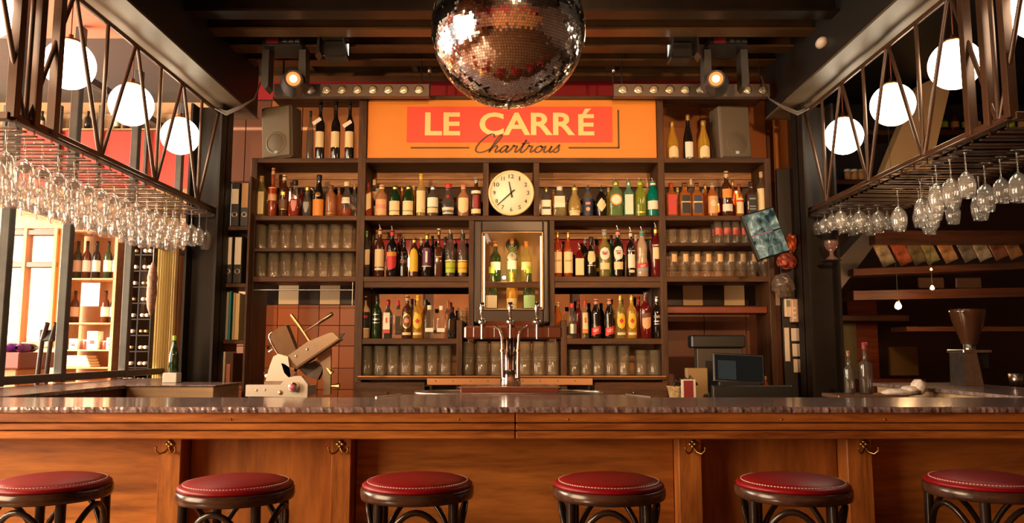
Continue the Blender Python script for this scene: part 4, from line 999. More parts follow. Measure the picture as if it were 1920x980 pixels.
row(634, FR, [
 (684, 552, 24, 'liquor', 'cream', [(.24, .62, 66, 'black'), (.48, .54, 40, 'red'), (.22, .24, 66, 'white')], 'black', 'cream coloured bottle with black and red wrap label'),
 (707, 553, 18.5, 'liquor', 'green', [(.44, .47, 50, 'silver'), (.36, .38, 50, 'silver'), (.56, .58, 40, 'silver')], 'black', 'dark green bottle with silver lines of print'),
 (727, 563, 18, 'liquor', 'clear', [(.24, .70, 36, 'white'), (.14, .23, 36, 'red'), (.42, .56, 8, 'red')], 'red', 'square clear bottle with white and red label', S()),
 (746, 563, 17, 'liquor', 'clear', [], 'red', 'square clear unlabelled bottle with red cap', S()),
 (764, 553, 20, 'liquor', 'brown', [(.22, .60, 52, 'gold', 'oval'), (.26, .56, 44, 'brown', 'oval'), (.36, .48, 28, 'pink', 'oval'), (.08, .14, 52, 'cream')], 'tan', 'dark rum bottle with brown oval label'),
 (784, 553, 21, 'liquor', 'gold', [(.22, .60, 54, 'yellow', 'oval'), (.34, .48, 26, 'red', 'diamond'), (.08, .14, 50, 'cream')], 'yellow', 'golden rum bottle with yellow oval label'),
 (806, 572, 21, 'squat', 'clear', [(.20, .32, 36, 'white')], 'white', 'left of two square clear bottles with narrow white label', S()),
 (828, 573, 20, 'squat', 'clear', [(.20, .32, 36, 'white')], 'white', 'right of two square clear bottles with narrow white label', S()),
 (848, 575, 16, 'squat', 'dark', [], 'black', 'black bottle beside the tap handles', S()),
 (840, 562, 13, 'liquor', 'copper', [], 'copper', 'copper capped bottle just visible in the back row', dict(dy=BKD)),
 (773, 560, 14, 'liquor', 'brown', [], 'black', 'dark bottle hidden between the two rum bottles', dict(dy=BKD)),
 (796, 562, 14, 'liquor', 'clear', [], 'grey', 'clear bottle hidden right of the rum bottles', dict(dy=BKD)),
 ], 'on low shelf left of taps')
row(634, FR, [
 (1072, 568, 21, 'squat', 'clear', [(.14, .42, 48, 'silver')], 'red', 'clear bottle with silver label and red cap'),
 (1096, 563, 18, 'liquor', 'clear', [(.24, .70, 36, 'cream'), (.14, .23, 36, 'orange'), (.42, .56, 8, 'red')], 'red', 'square clear bottle with cream label and orange base'),
 (1117, 560, 20, 'pinch', 'dark', [(.10, .30, 62, 'red', 'rect', .2)], 'pink', 'left of two black waisted bottles with red label', dict(lettering=[('GET', 'white', .17, .6, .07, .12)])),
 (1142, 560, 20, 'pinch', 'dark', [(.10, .30, 62, 'red', 'rect', .2)], 'pink', 'right of two black waisted bottles with red label', dict(lettering=[('GET', 'white', .17, .6, .07, .12)])),
 (1163, 552, 19.5, 'liquor', 'straw', [(.22, .60, 54, 'yellow', 'oval'), (.34, .48, 26, 'red', 'diamond'), (.08, .14, 50, 'cream')], 'gold', 'left of two yellow oval labelled rum bottles'),
 (1184, 552, 19.5, 'liquor', 'gold', [(.22, .60, 54, 'yellow', 'oval'), (.34, .48, 26, 'red', 'diamond'), (.08, .14, 50, 'cream')], 'gold', 'right of two yellow oval labelled rum bottles'),
 (1210, 547, 23, 'liquor', 'darkred', [(.20, .50, 45, 'peach', 'bowl'), (.46, .56, 48, 'brown', 'rect', .15)], 'smoke', 'deep red bottle with orange label and dark band'),
 (1231, 555, 18, 'liquor', 'dark', [(.40, .43, 50, 'silver'), (.50, .56, 46, 'grey'), (.34, .36, 50, 'silver')], 'silver', 'black bottle with silver print beside the upright'),
 (1046, 566, 15, 'liquor', 'amber', [], 'cream', 'small amber bottle behind the right tap', dict(dy=.04)),
 (1084, 560, 14, 'liquor', 'darkred', [], 'darkred', 'dark red bottle hidden in the back row', dict(dy=BKD)),
 (1197, 555, 15, 'liquor', 'darkred', [], 'red', 'red capped bottle behind the rum bottles', dict(dy=BKD)),
 ], 'on low shelf right of taps')
row(297, FR - .01, [
 (602, 192, 18.5, 'wine', 'dark', [(.22, .50, 66, 'cream')], 'black', 'left wine bottle of three with cream label and neck tag'),
 (631, 192, 18.5, 'wine', 'dark', [(.22, .50, 66, 'cream')], 'black', 'middle wine bottle of three with cream label'),
 (657, 192, 18.5, 'wine', 'dark', [(.22, .50, 66, 'cream')], 'black', 'right wine bottle of three with cream label'),
 (583, 208, 14, 'wine', 'smoke', [], 'black', 'dim clear bottle between the left speaker and the wines'),
 (1260, 228, 25, 'champ', 'gold', [(.06, .36, 50, 'cream', 'arch')], 'gold', 'left golden champagne bottle with low cream label'),
 (1289, 215, 20, 'champ', 'dark', [(.06, .40, 52, 'white')], 'gold', 'middle dark champagne bottle with white label and gold foil'),
 (1318, 226, 25, 'champ', 'gold', [(.06, .36, 50, 'cream', 'arch')], 'gold', 'right golden champagne bottle with low cream label'),
 ], 'on top of shelving')
# paper neck tags on two of the wines
for px, py in ((594, 227), (651, 232)):
    x, z = at(px, py, FR - .045); 
    o = thing('neck_tag', 'small white paper tag hanging on the %s wine bottle neck' % ('left' if px < 620 else 'right'), 'tag', (x, FR - .045, z))
    M = Matrix.Rotation(R(-35), 4, 'Y'); m = MB(); m.box(-.035, .035, -.0006, .0006, -.014, .014, M); m.build('card', pmat('white'), o, True)
    MB().tube([(.02, 0, .012), (.03, .01, .03)], .001, 5).build('string', pmat('white'), o, True)

# ================================================================ glasses
TGL = glass('tumbler_glass', (.995, .985, .965), (1, .88, .66), .045, .12, .34, .8)
def tumbler(x, y, z, r, h, label, group, taper=.86, name='tumbler_glass', rings=0):
    pr = [(0, .004), (r * taper * .9, .004), (r * taper, .0), (r * (taper + .02), .010), (r, h), (r * .94, h), (r * (taper - .05), .014), (0, .014)]
    o = MB(); o.lathe(pr, 24)
    for i in range(rings): o.lathe([(r * .97, h * (.45 + .07 * i)), (r * 1.03, h * (.465 + .07 * i)), (r * .97, h * (.48 + .07 * i))], 20)
    if name == 'highball_glass':
        t_ = thing(name, label, 'glass', (x, y, z), group); o.build('glass_body', TGL, t_, True)
        v = MB(); v.add([(r * 1.0 * math.sin(t), -r * 1.0 * math.cos(t), h * f) for f in (.42, .72) for t in (-.9, -.45, 0, .45, .9)], [(0, 1, 6, 5), (1, 2, 7, 6), (2, 3, 8, 7), (3, 4, 9, 8)], True); v.build('red_print', mat('red_glass_print', (.6, .08, .05), .4), t_, True); return t_
    b = MB(); b.v = [(a + x, c + y, d + z) for a, c, d in o.v]; b.f = o.f; b.sm = o.sm
    ob = b.build(name, TGL); tag(ob, label, 'glass', group); return ob
ORD_ = ['first', 'second', 'third', 'fourth', 'fifth', 'sixth', 'seventh', 'eighth', 'ninth', 'tenth', 'eleventh']
def grow(pxs, floor, top, w, where, back=True, taper=.92, rings=0, name='tumbler_glass', kind='clear straight glass', Y=YU + .06):
    z = Z_(floor, YU) + .0006; hh = Z_(top, Y) - z
    for i, px in enumerate(pxs):
        x = X_(px, Y); r = w / 2 / F * Y
        tumbler(x, Y, z, r, hh, '%s, %s from left in front row %s' % (kind, ORD[i], where), 'front glasses ' + where, taper, name, rings)
        if back:
            for q in (1,):
                tumbler(x + rnd.uniform(-.006, .006), Y + .088 * q, z, r, hh, '%s, %s from left in %s row %s' % (kind, ORD[i], 'middle' if q == 1 else 'back', where), 'back glasses ' + where, taper, name, rings)
grow([487.5 + 23.3 * i for i in range(8)], 466, 422, 21.5, 'on upper left glass shelf')
grow([489.5 + 23.3 * i for i in range(8)], 519, 475, 21.5, 'on lower left glass shelf')
grow([691 + 24.3 * i for i in range(7)], 705, 648, 22, 'on bottom shelf left of the taps', name='tall_glass')
grow([879 + 26 * i for i in range(7)], 705, 640, 23.5, 'on bottom shelf behind the taps', name='tall_glass', rings=2)
grow([1075, 1097, ], 705, 655, 22, 'on bottom right shelf, short ribbed', rings=3, name='ribbed_glass', kind='short ribbed glass')
grow([1119 + 24 * i for i in range(3)], 705, 648, 22, 'on bottom shelf right of the taps', name='tall_glass')
grow([1199, 1224], 705, 656, 22, 'on bottom shelf by the right upright', name='wide_glass', kind='clear wide glass')
grow([1262 + 21.3 * i for i in range(4)], 456, 430, 19.5, 'on upper right glass shelf', name='short_glass', kind='short clear glass')
grow([1348 + 16.7 * i for i in range(5)], 456, 416, 15, 'on upper right glass shelf, right part', name='highball_glass', kind='slim highball glass')
BEER = [(0, 0), (.78, 0), (.80, .03), (.45, .10), (.48, .16), (.72, .30), (.98, .55), (1, 1), (.96, 1), (.95, .95)]
for i in range(9):
    Y = YU + .06; z = Z_(519, YU) + .0006; hh = Z_(472, Y) - z; x = X_(1263 + 21.4 * i, Y); r = 19 / 2 / F * Y
    for q in range(2):
        b = MB(); b.lathe([(r * a, hh * c) for a, c in BEER], 20, c=(x, Y + .085 * q, z))
        b2 = None
        g = thing('beer_glass', ('footed beer glass, %s from left in front row on lower right glass shelf' % ORD[i]) if q == 0 else ('footed beer glass, %s from left in %s row on lower right glass shelf' % (ORD[i], 'middle' if q == 1 else 'back')), 'glass', (x, Y + .085 * q, z), 'front beer glasses lower right' if q == 0 else 'back beer glasses lower right')
        b.build('glass_bowl', TGL, g)
        if q == 0:
            vs = MB(); vs.add([(x + r * 1.03 * math.sin(t), Y - r * 1.03 * math.cos(t), z + hh * f) for f in (.60, .90) for t in (-.5, -.25, 0, .25, .5)], [(0, 1, 6, 5), (1, 2, 7, 6), (2, 3, 8, 7), (3, 4, 9, 8)], True); vs.build('printed_band', mat('gilt_print', (.75, .45, .2), .4), g)
# stacked small glasses behind the taps, left
for i in range(4):
    Y = YU + .12; x = X_(868, Y); z = Z_(634, YU) + .02 + i * .045
    tumbler(x, Y, z, .040, .07, '%s clear glass from below in the short stack left of the fridge' % ORD[i], 'stacked glasses beside the fridge', .8, 'stacked_glass')
tag(MB().bbox(X_(860, YU + .12), X_(877, YU + .12), YU + .08, YU + .16, Z_(634, YU) + .0005, Z_(634, YU) + .019, .003).build('black_coaster_block', BLACKM), 'small dark block under the stack of glasses by the fridge', 'block')

# ================================================================ fridge
fx0, fx1 = ux(890), ux(1029)
fg = thing('bottle_fridge', 'dark framed glass door bottle fridge in the middle of the shelving', 'fridge', ((fx0 + fx1) / 2, YU, uz(606)))
FB = mat('fridge_dark_frame', (.045, .028, .020), .35, .2)
zt, zb = uz(414), uz(606); gx0, gx1, gz0, gz1 = ux(905), ux(1017), uz(580), uz(437)
for a in ((fx0, gx0, zb, zt), (gx1, fx1, zb, zt), (gx0 - .01, gx1 + .01, gz1, zt), (gx0 - .01, gx1 + .01, zb, gz0)):
    MB().bbox(a[0], a[1], YU - .04, YU + .0, a[2], a[3], .012).build('door_frame', FB, fg)
for a in ((gx0 - .006, gx0 + .004, gz0, gz1), (gx1 - .004, gx1 + .006, gz0, gz1), (gx0, gx1, gz1 - .004, gz1 + .006), (gx0, gx1, gz0 - .006, gz0 + .004)):
    MB().bbox(a[0], a[1], YU - .046, YU - .02, a[2], a[3], .003).build('inner_trim', mat('fridge_trim', (.35, .22, .13), .35, .5), fg)
MB().box(gx0, gx1, YU - .03, YU - .026, gz0, gz1).build('door_glass', PANE, fg)
INN = mat('fridge_lining', (.58, .38, .20), .5)
yb = YU + .42
MB().box(fx0, fx0 + .02, YU, yb, zb, zt).build('side_wall', INN, fg); MB().box(fx1 - .02, fx1, YU, yb, zb, zt).build('side_wall', INN, fg)
MB().box(fx0, fx1, yb, yb + .02, zb, zt).build('back_wall', INN, fg); MB().box(fx0, fx1, YU, yb, zt - .02, zt).build('top_wall', INN, fg); MB().box(fx0, fx1, YU, yb, zb, zb + .06).build('bottom_wall', INN, fg)
zs = Z_(524, YU); MB().bbox(fx0 + .02, fx1 - .02, YU + .17, yb - .02, zs - .01, zs, .003).build('wire_shelf', BRUSH, fg)
x, z = at(961, 459, yb); MB().lathe([(.01, -.004), (.02, -.012), (.05, -.012), (.052, 0)], 24, c=(x, yb, z), axis='y').build('fan_grille', BLACKM, fg)
for q in range(1, 4): MB().lathe([(.014 * q, -.015), (.014 * q + .003, -.015)], 24, c=(x, yb, z), axis='y').build('fan_ring', BRUSH, fg)
x, z = at(960, 482, YU + .05); MB().lathe([(0, -.004), (.030, -.004), (.033, 0), (.03, .01)], 24, c=(x, YU + .02, z), axis='y').build('thermometer', mat('thermo_face', (.85, .75, .6), .4), fg)
MB().bbox(x - .002, x + .002, YU + .012, YU + .014, z, z + .022, .0005).build('needle', BLACK, fg)
MB().tube([(gx0 + .01, YU + .01, gz0 + .02), (gx0 + .01, YU + .01, gz1 - .02)], .005, 8).build('light_strip', emis('fridge_light', (1, .62, .25), 5), fg)
MB().tube([(gx1 - .01, YU + .01, gz0 + .02), (gx1 - .01, YU + .01, gz1 - .02)], .005, 8).build('light_strip', emis('fridge_light', (1, .62, .25), 5), fg)
MB().lathe([(0, -.012), (.010, -.008), (.012, 0), (.010, .008), (0, .012)], 12, c=(X_(945, YU), YU + .05, Z_(519, YU) )).build('bulb', emis('fridge_bulb', (1, .8, .5), 30), fg)
lf = lamp('fridge_lamp', 'POINT', (X_(946, YU), YU + .03, Z_(505, YU)), None, 3.2, (1, .62, .28), radius=.03); lf.parent = fg; lf.location = Vector(lf.location) - Vector(fg.location)
for (px, top, w, k_, body, lab, cap, fl, dy, d_) in ((929, 452, 21, 'wine', 'green', [(.3, .5, 60, 'white')], 'orange', 524, .22, 'back left green wine bottle on the upper fridge shelf'), (960, 446, 20, 'wine', 'palegreen', [(.3, .5, 60, 'white')], 'pink', 524, .25, 'back centre wine bottle on the upper fridge shelf'),
        (987, 452, 21, 'wine', 'straw', [(.3, .5, 60, 'cream')], 'orange', 524, .22, 'back right pale wine bottle on the upper fridge shelf'),
        (922, 500, 24, 'champ', 'green', [(.15, .42, 60, 'white')], 'green', 574, .10, 'dark green champagne bottle at the lower left of the fridge'), (960, 510, 22, 'bulge', 'gold', [(.12, .4, 60, 'cream')], 'gold', 574, .12, 'glowing golden bottle at the lower centre of the fridge'),
        (992, 500, 24, 'champ', 'green', [(.15, .42, 60, 'palegreen')], 'green', 574, .10, 'dark green champagne bottle at the lower right of the fridge')):
    Y = YU + dy; x, zt_ = at(px, top, Y); z0 = zs if fl == 524 else zb + .061
    bottle(x, Y, z0, zt_ - z0, w / 2 / F * Y, k_, body, lab, cap, d_)
# ================================================================ overhead glass racks, globe lamps, hanging glasses
WG = glass('wine_glass_clear', (.985, .98, .97), (1, .95, .9), .09, .04, .6, .85)
def wine_glass(name, r, h, stem, label, group):
    o = thing(name, label, 'glass', (0, 0, 0), group)   # hangs upside down: foot on top at z=0
    rf = r * .86; sb = h * stem
    MB().lathe([(0, 0), (rf, -.001), (rf * 1.0, -.003), (rf * .5, -.006), (.005, -.010), (0, -.010)], 24).build('foot', WG, o, True)
    MB().lathe([(.006, -.008), (.0035, -.02), (.0035, -sb + .012), (.007, -sb)], 10).build('stem', WG, o, True)
    hb = h - sb
    MB().lathe([(.004, -sb + .002), (r * .45, -sb - hb * .07), (r * .82, -sb - hb * .22), (r, -sb - hb * .45), (r * .95, -sb - hb * .70), (r * .76, -h), (r * .74, -h), (r * .92, -sb - hb * .70), (r * .96, -sb - hb * .45), (r * .78, -sb - hb * .24), (r * .4, -sb - hb * .1), (0, -sb - hb * .07)], 28).build('bowl', WG, o, True)
    register(o); return o
XR = 2.07; ZR = Z_(400, 5.5)     # rail plane and height
ZR = 2.212
GLOBE = emis('globe_glow', (1, .86, .62), 13.0)
def rack(s, nm):
    ya, yb_ = (3.15, 5.45)
    o = thing('overhead_glass_rack', 'dark steel overhead glass rack on the %s side with rods' % nm, 'rack', (s * XR, 4.4, ZR))
    xo = s * (XR + .52)
    M = mat('rack_brown_steel', (.075, .035, .018), .35, .4, .3, 6)
    for x in (s * XR, xo):
        MB().bbox(x - .022, x + .022, ya, yb_, ZR - .012, ZR, .003).build('rail', M, o)
        MB().bbox(x - .006, x + .006, ya, yb_, ZR, ZR + .03, .002).build('rail_web', M, o)
    MB().bbox(min(s * XR, xo), max(s * XR, xo), ya - .03, ya + .01, ZR - .012, ZR + .02, .003).build('end_bar', M, o)
    MB().bbox(min(s * XR, xo), max(s * XR, xo), yb_ - .04, yb_, ZR - .012, ZR + .02, .003).build('end_bar', M, o)
    zt = 2.922
    for x in (s * XR,):
        MB().tube([(x, 2.6, zt), (x, yb_, zt)], .014, 8).build('top_chord', M, o)
    # cross slats that hold the glass feet
    y = ya + .07
    while y < yb_ - .05:
        for dy in (-.026, .026):
            MB().bbox(min(s * XR, xo), max(s * XR, xo), y + dy - .008, y + dy + .008, ZR - .034, ZR - .028, .001).build('slat', M, o)
        MB().box(s * XR - .003, s * XR + .003, y - .047, y - .043, ZR - .03, ZR - .01).build('slat_hanger', M, o)
        y += .128
    # Warren pattern of rods
    nodes = [2.93, 3.54, 4.15, 4.76, 5.37]
    for x in (s * XR,):
        for a, b in zip(nodes, nodes[1:]):
            m = (a + b) / 2; f = m + .0
            if f < ya: continue
            MB().tube([(x, a + .01, zt), (x, f - .012, ZR + .02)], .0105, 8).build('rod', M, o)
            MB().tube([(x, m, zt), (x, f, ZR + .02)], .0105, 8).build('rod', M, o)
            MB().tube([(x, b - .01, zt), (x, f + .012, ZR + .02)], .0105, 8).build('rod', M, o)
        for y in (ya, ya + .14, ya + .28):
            MB().bbox(x - .02, x + .02, y - .02, y + .02, ZR, zt + .5, .002).build('post', M, o)
    return o
rack(-1, 'left'); rack(1, 'right')
# small conduit on chord ends
for s, nm in ((-1, 'left'), (1, 'right')):
    ys = [3.12, 3.76, 4.40, 5.07]
    names = ['nearest, partly cut off', 'second from the front', 'third from the front', 'farthest from the viewer']
    for y, q in zip(ys, names):
        x = s * 2.207; z = 2.669
        g = thing('globe_lamp', 'glowing white globe lamp over %s glass rack, %s' % (nm, q), 'lamp', (x, y, z - .122))
        MB().lathe([(.122 * math.sin(math.pi * i / 24), -.122 * math.cos(math.pi * i / 24)) for i in range(24)] + [(.03, .118)], 40, c=(x, y, z)).build('globe', GLOBE, g)
        MB().lathe([(.045, .113), (.05, .116), (.045, .128), (.012, .130), (.012, .155), (0, .155)], 20, c=(x, y, z)).build('holder', COPPER, g)
        MB().tube([(x, y, z + .15), (x, y, 3.46)], .003, 6).build('cord', mat('red_cord', (.2, .03, .02), .6), g)
# hanging glasses
gA = wine_glass('wine_glass', .046, .245, .42, 'x', None); gB = wine_glass('wine_glass', .040, .225, .45, 'x', None); gS = wine_glass('brandy_glass', .042, .14, .25, 'x', None)
zf0 = ZR - .0215
used = set()
def hang(proto, x, y, label, group):
    if proto.name not in used:
        used.add(proto.name); proto.location = (x, y, zf0); proto['label'] = label; proto['group'] = group; return proto
    return copy_tree(proto, (x, y, zf0), label, group, rz=rnd.uniform(0, 3))
yy = 3.15 + .07; k = 0; slots = []
while yy < 5.4: slots.append(yy); yy += .128
RN = ['inner row', 'second row', 'third row', 'fourth row', 'fifth row', 'outer row']
for j, y in enumerate(slots):
    for c in range(4):
        x = -(XR + .065 + c * .122)
        lb = 'wine glass hanging in left rack, %s from the aisle, %s from the viewer' % (RN[c], ORD[j])
        hang(gA if (j + c) % 4 else gB, x, y + rnd.uniform(-.004, .004), lb, 'wine glasses in the left rack, ' + RN[c])
for j, y in enumerate(slots):
    for c in range(4):
        if y > 4.9:
            if c > 4 : continue
            p = gS
        else:
            p = gA if (j + c) % 3 else gB
            if c in (0,) and 4.0 < y: continue
            if c > 3 or rnd.random() < (.25 if y < 3.9 else .4): continue
            if 4.7 < y <= 4.9: continue
        x = XR + .065 + c * .122
        kind = 'wine glass' if p is not gS else 'round brandy glass'
        hang(p, x, y, '%s hanging in right rack, %s from the aisle, %s from the viewer' % (kind, RN[c], ORD[j]), ('brandy' if p is gS else 'wine') + ' glasses in the right rack, ' + RN[c])
# little footed glass hanging below the right rack end
x, z = at(1558, 451, 5.22)
fgx = thing('footed_sundae_glass', 'small pinkish footed glass shown below the far end of the right rack', 'glass', (x, 5.22, z - .13))
MB().lathe([(.045, .13), (.046, .10), (.030, .07), (.012, .055), (.014, .03), (.040, .004), (.042, 0), (0, 0)], 24, c=(x, 5.22, z - .13)).build('bowl', glass('pink_glass', (.9, .7, .65), (.6, .35, .3), .2), fgx)
MB().box(x - .05, x + .05, 5.17, 5.299, z - .137, z - .131).build('wall_bracket', BLACKM, fgx)

# ================================================================ beer tap tower
YT = 4.02
tt = thing('beer_tap_tower', 'chrome beer tap tower with crossbar and three taps', 'tap', (X_(957, YT), YT, Z_(722, YT)))
def tx(px): return X_(px, YT)
def tz(py): return Z_(py, YT)
zc0 = tz(722)
MB().lathe([(.050, 0), (.052, .004), (.050, .075), (.047, .078), (0, .078)], 32, c=(tx(957), YT, zc0)).build('column_foot', CHROME, tt)
MB().lathe([(.031, .07), (.031, tz(612) - zc0), (0, tz(612) - zc0)], 28, c=(tx(957), YT, zc0)).build('column', mat('dark_chrome', (.35, .28, .24), .15, 1.0), tt)
CB = mat('crossbar_copper', (.30, .14, .10), .3, .85)
MB().bbox(tx(872), tx(1052), YT - .03, YT + .04, tz(635), tz(611), .008).build('crossbar', CB, tt)
MB().prism([(tx(905), tz(611)), (tx(1012), tz(611)), (tx(1000), tz(602)), (tx(918), tz(602))], YT - .02, YT + .03).build('crossbar_top', CB, tt)
for px in (890, 928, 990, 1028): MB().bbox(tx(px) - .003, tx(px) + .003, YT - .033, YT - .030, tz(632), tz(614), .001).build('rib', BRUSH, tt)
for s in (-1, 1):
    x0 = tx(957)
    MB().tube([(x0 + s * .038, YT - .045, zc0 + .04), (x0 + s * .040, YT - .045, tz(650)), (x0 + s * .043, YT - .045, tz(630)), (x0 + s * .055, YT - .045, tz(617)), (x0 + s * .085, YT - .04, tz(611))], .008, 10).build('side_pipe', CHROME, tt)
    MB().lathe([(.012, -.006), (.012, .006)], 12, c=(x0 + s * .040, YT - .045, tz(657))).build('pipe_collar', COPPER, tt)
for px in (905, 957, 1006):
    x = tx(px); z0 = tz(606)
    MB().lathe([(0, -.008), (.018, -.006), (.021, .004), (.019, .016), (.008, .022), (0, .022)], 20, c=(x, YT - .05, z0)).build('tap_body', CHROME, tt)
    MB().lathe([(.006, .02), (.006, .038), (.011, .042), (.0125, .075), (.0115, .105), (0, .108)], 16, c=(x, YT - .05, z0)).build('tap_handle', CHROME, tt)
    MB().tube([(x, YT - .052, z0 - .004), (x, YT - .054, tz(634) - (.0 if px == 957 else .004))], .006, 10).build('spout', CHROME, tt)
    MB().tube([(x, YT - .05, z0), (x, YT - .02, z0 - .006)], .010, 10).build('tap_shank', CHROME, tt)
# wooden base box and oval drip tray with rail
tb2 = thing('tap_base_box', 'reddish wooden base box under the beer tap tower', 'box', (tx(956), YT, tz(737)))
MB().bbox(tx(868), tx(1044), YT - .13, YT + .10, Z_(742, YT - .1), zc0 - .001, .004).build('box', WRED, tb2)
MB().bbox(tx(865), tx(1047), YT - .135, YT + .105, zc0 - .008, zc0 - .0005, .002).build('top_board', mat('base_top', (.35, .15, .10), .25, 0, .2, 30, coat=.4), tb2)
dt = thing('drip_tray', 'wide oval metal drip tray around the tap base', 'tray', (tx(955), YT, tz(745)))
pts = [(tx(955) + .47 * math.copysign(abs(math.cos(t)) ** .6, math.cos(t)), YT - .02 + .16 * math.copysign(abs(math.sin(t)) ** .7, math.sin(t)), tz(735)) for t in [2 * math.pi * i / 60 for i in range(61)]]
MB().tube(pts, .007, 8, False).build('rim', BRUSH, dt)
m = MB(); m.add([(x, y, z - .006) for x, y, z in pts[:-1]], [tuple(range(60))]); m.build('tray_bed', BRUSH, dt)
m = MB(); m.add([(x, y, z - .006) for x, y, z in pts[:-1]] + [(x, y, .98) for x, y, z in pts[:-1]], [(i, (i + 1) % 60, 60 + (i + 1) % 60, 60 + i) for i in range(60)]); m.build('tray_wall', BRUSH, dt)
bs = thing('bar_work_counter', 'lower steel work counter behind the front bar', 'counter', (0, 4.1, 0))
MB().bbox(-2.3, 2.3, 3.84, 4.6, .93, .96, .004).build('worktop', BRUSH, bs)
MB().box(-2.28, 2.28, 3.86, 4.58, 0, .93).build('cabinet', BLACK, bs)

# ================================================================ meat slicer
YM = 4.45
def mx(px): return X_(px, YM, 680)
def mz(py): return Z_(py, YM)
ms = thing('meat_slicer', 'silver metal meat slicer standing behind the bar on the left', 'slicer', (mx(560), YM, mz(744)))
ALU = mat('slicer_aluminium', (.36, .28, .21), .30, .9, .1, 20); ALU2 = mat('slicer_satin', (.24, .16, .10), .25, .95, .1, 20); GRAYM = mat('slicer_pale', (.68, .62, .55), .35, .5)
def pz(l, y0, y1, n, m, b=0): return MB().prism([(mx(a), mz(c)) for a, c in l], YM + y0, YM + y1).build(n, m, ms)
pz([(478, 719), (540, 719), (551, 707), (566, 703), (578, 703), (590, 718), (590, 742), (478, 740)], -.14, -.10, 'base_side', GRAYM)
pz([(482, 722), (586, 722), (586, 740), (482, 738)], -.10, .10, 'base', GRAYM)
pz([(505, 714), (512, 685), (518, 668), (527, 663), (545, 668), (553, 714)], -.06, .08, 'motor_housing', GRAYM)
pz([(505, 719), (505, 713), (556, 713), (552, 719)], -.08, .09, 'housing_foot', ALU)
pz([(507, 630), (509, 624), (528, 613), (538, 610), (565, 672), (553, 698), (545, 694)], -.04, .03, 'blade_guard', ALU2)
pz([(533, 680), (540, 682), (561, 697), (556, 705), (547, 706), (539, 698)], -.06, -.045, 'blade', CHROME)
MB().tube([(mx(a_), YM - .042, mz(b_)) for a_, b_ in ((512, 623), (508, 627), (507, 632), (512, 644), (530, 672), (546, 695), (553, 699))], .004, 8).build('guard_rim', CHROME, ms)
pz([(549, 666), (585, 640), (622, 625), (631, 624), (642, 635), (565, 688)], -.10, -.085, 'carriage_plate', ALU)
pz([(549, 666), (551, 668), (567, 689), (565, 690)], -.105, .02, 'plate_lip', ALU2)
pz([(565, 687), (643, 634), (644, 637), (566, 691)], -.12, -.02, 'plate_edge', ALU2)
for px, py in ((584, 655), (564, 667)): MB().lathe([(0, -.006), (.007, -.004), (.008, 0)], 12, c=(mx(px), YM - .10, mz(py)), axis='y').build('bolt', CHROME, ms)
pz([(597, 670), (622, 653), (623, 738), (610, 740), (608, 690)], -.03, .0, 'support_arm', ALU)
pz([(560, 690), (590, 676), (606, 690), (596, 712), (575, 705)], .0, .06, 'arm_block', mat('slicer_dark', (.10, .08, .07), .4, .6))
MB().tube([(mx(545), YM - .02, mz(590)), (mx(562), YM - .02, mz(612)), (mx(583), YM - .02, mz(642))], [.010, .011, .010], 10).build('pusher_rod', COPPER, ms)
MB().tube([(mx(572), YM - .03, mz(622)), (mx(600), YM - .03, mz(604))], .004, 8).build('handle_rod', CHROME, ms)
MB().tube([(mx(597), YM - .03, mz(606)), (mx(600), YM - .03, mz(604)), (mx(622), YM - .03, mz(589)), (mx(624), YM - .03, mz(588))], [.009, .0095, .012, .009], 12).build('handle_grip', ALU2, ms)
MB().lathe([(0, -.045), (.019, -.045), (.026, -.038), (.028, 0), (0, 0)], 28, c=(mx(567), YM - .14, mz(723)), axis='y').build('dial_knob', CHROME, ms)
MB().lathe([(0, -.047), (.017, -.047), (.017, -.044)], 24, c=(mx(567), YM - .14, mz(723)), axis='y').build('dial_face', mat('red_dial', (.45, .08, .10), .35), ms)
for px, py in ((541, 733), ): MB().lathe([(0, -.008), (.012, -.006), (.012, 0)], 16, c=(mx(px), YM - .14, mz(py)), axis='y').build('button', COPPER, ms)
for px, py in ((498, 729), (513, 728)): MB().lathe([(0, -.004), (.007, -.002), (.007, 0)], 12, c=(mx(px), YM - .14, mz(py)), axis='y').build('screw', CHROME, ms)
for (a, b, c, d) in ((624, 723, 639, 723), (512, 652, 504, 655), (506, 700, 500, 702), (612, 685, 624, 700)):
    MB().tube([(mx(a), YM - .02, mz(b)), (mx((a + c) / 2), YM - .02, mz((b + d) / 2)), (mx(c), YM - .02, mz(d))], [.008, .012, .018], 12).build('side_knob', BRASS if a > 600 else CHROME, ms)
pz([(633, 640), (643, 626), (650, 625), (646, 631), (637, 643)], -.08, -.06, 'thumb_guard', BLACKM)
for px in (482, 584): MB().lathe([(.010, 0), (.009, .02), (0, .02)], 12, c=(mx(px), YM - .10, mz(748))).build('foot', CHROME, ms)

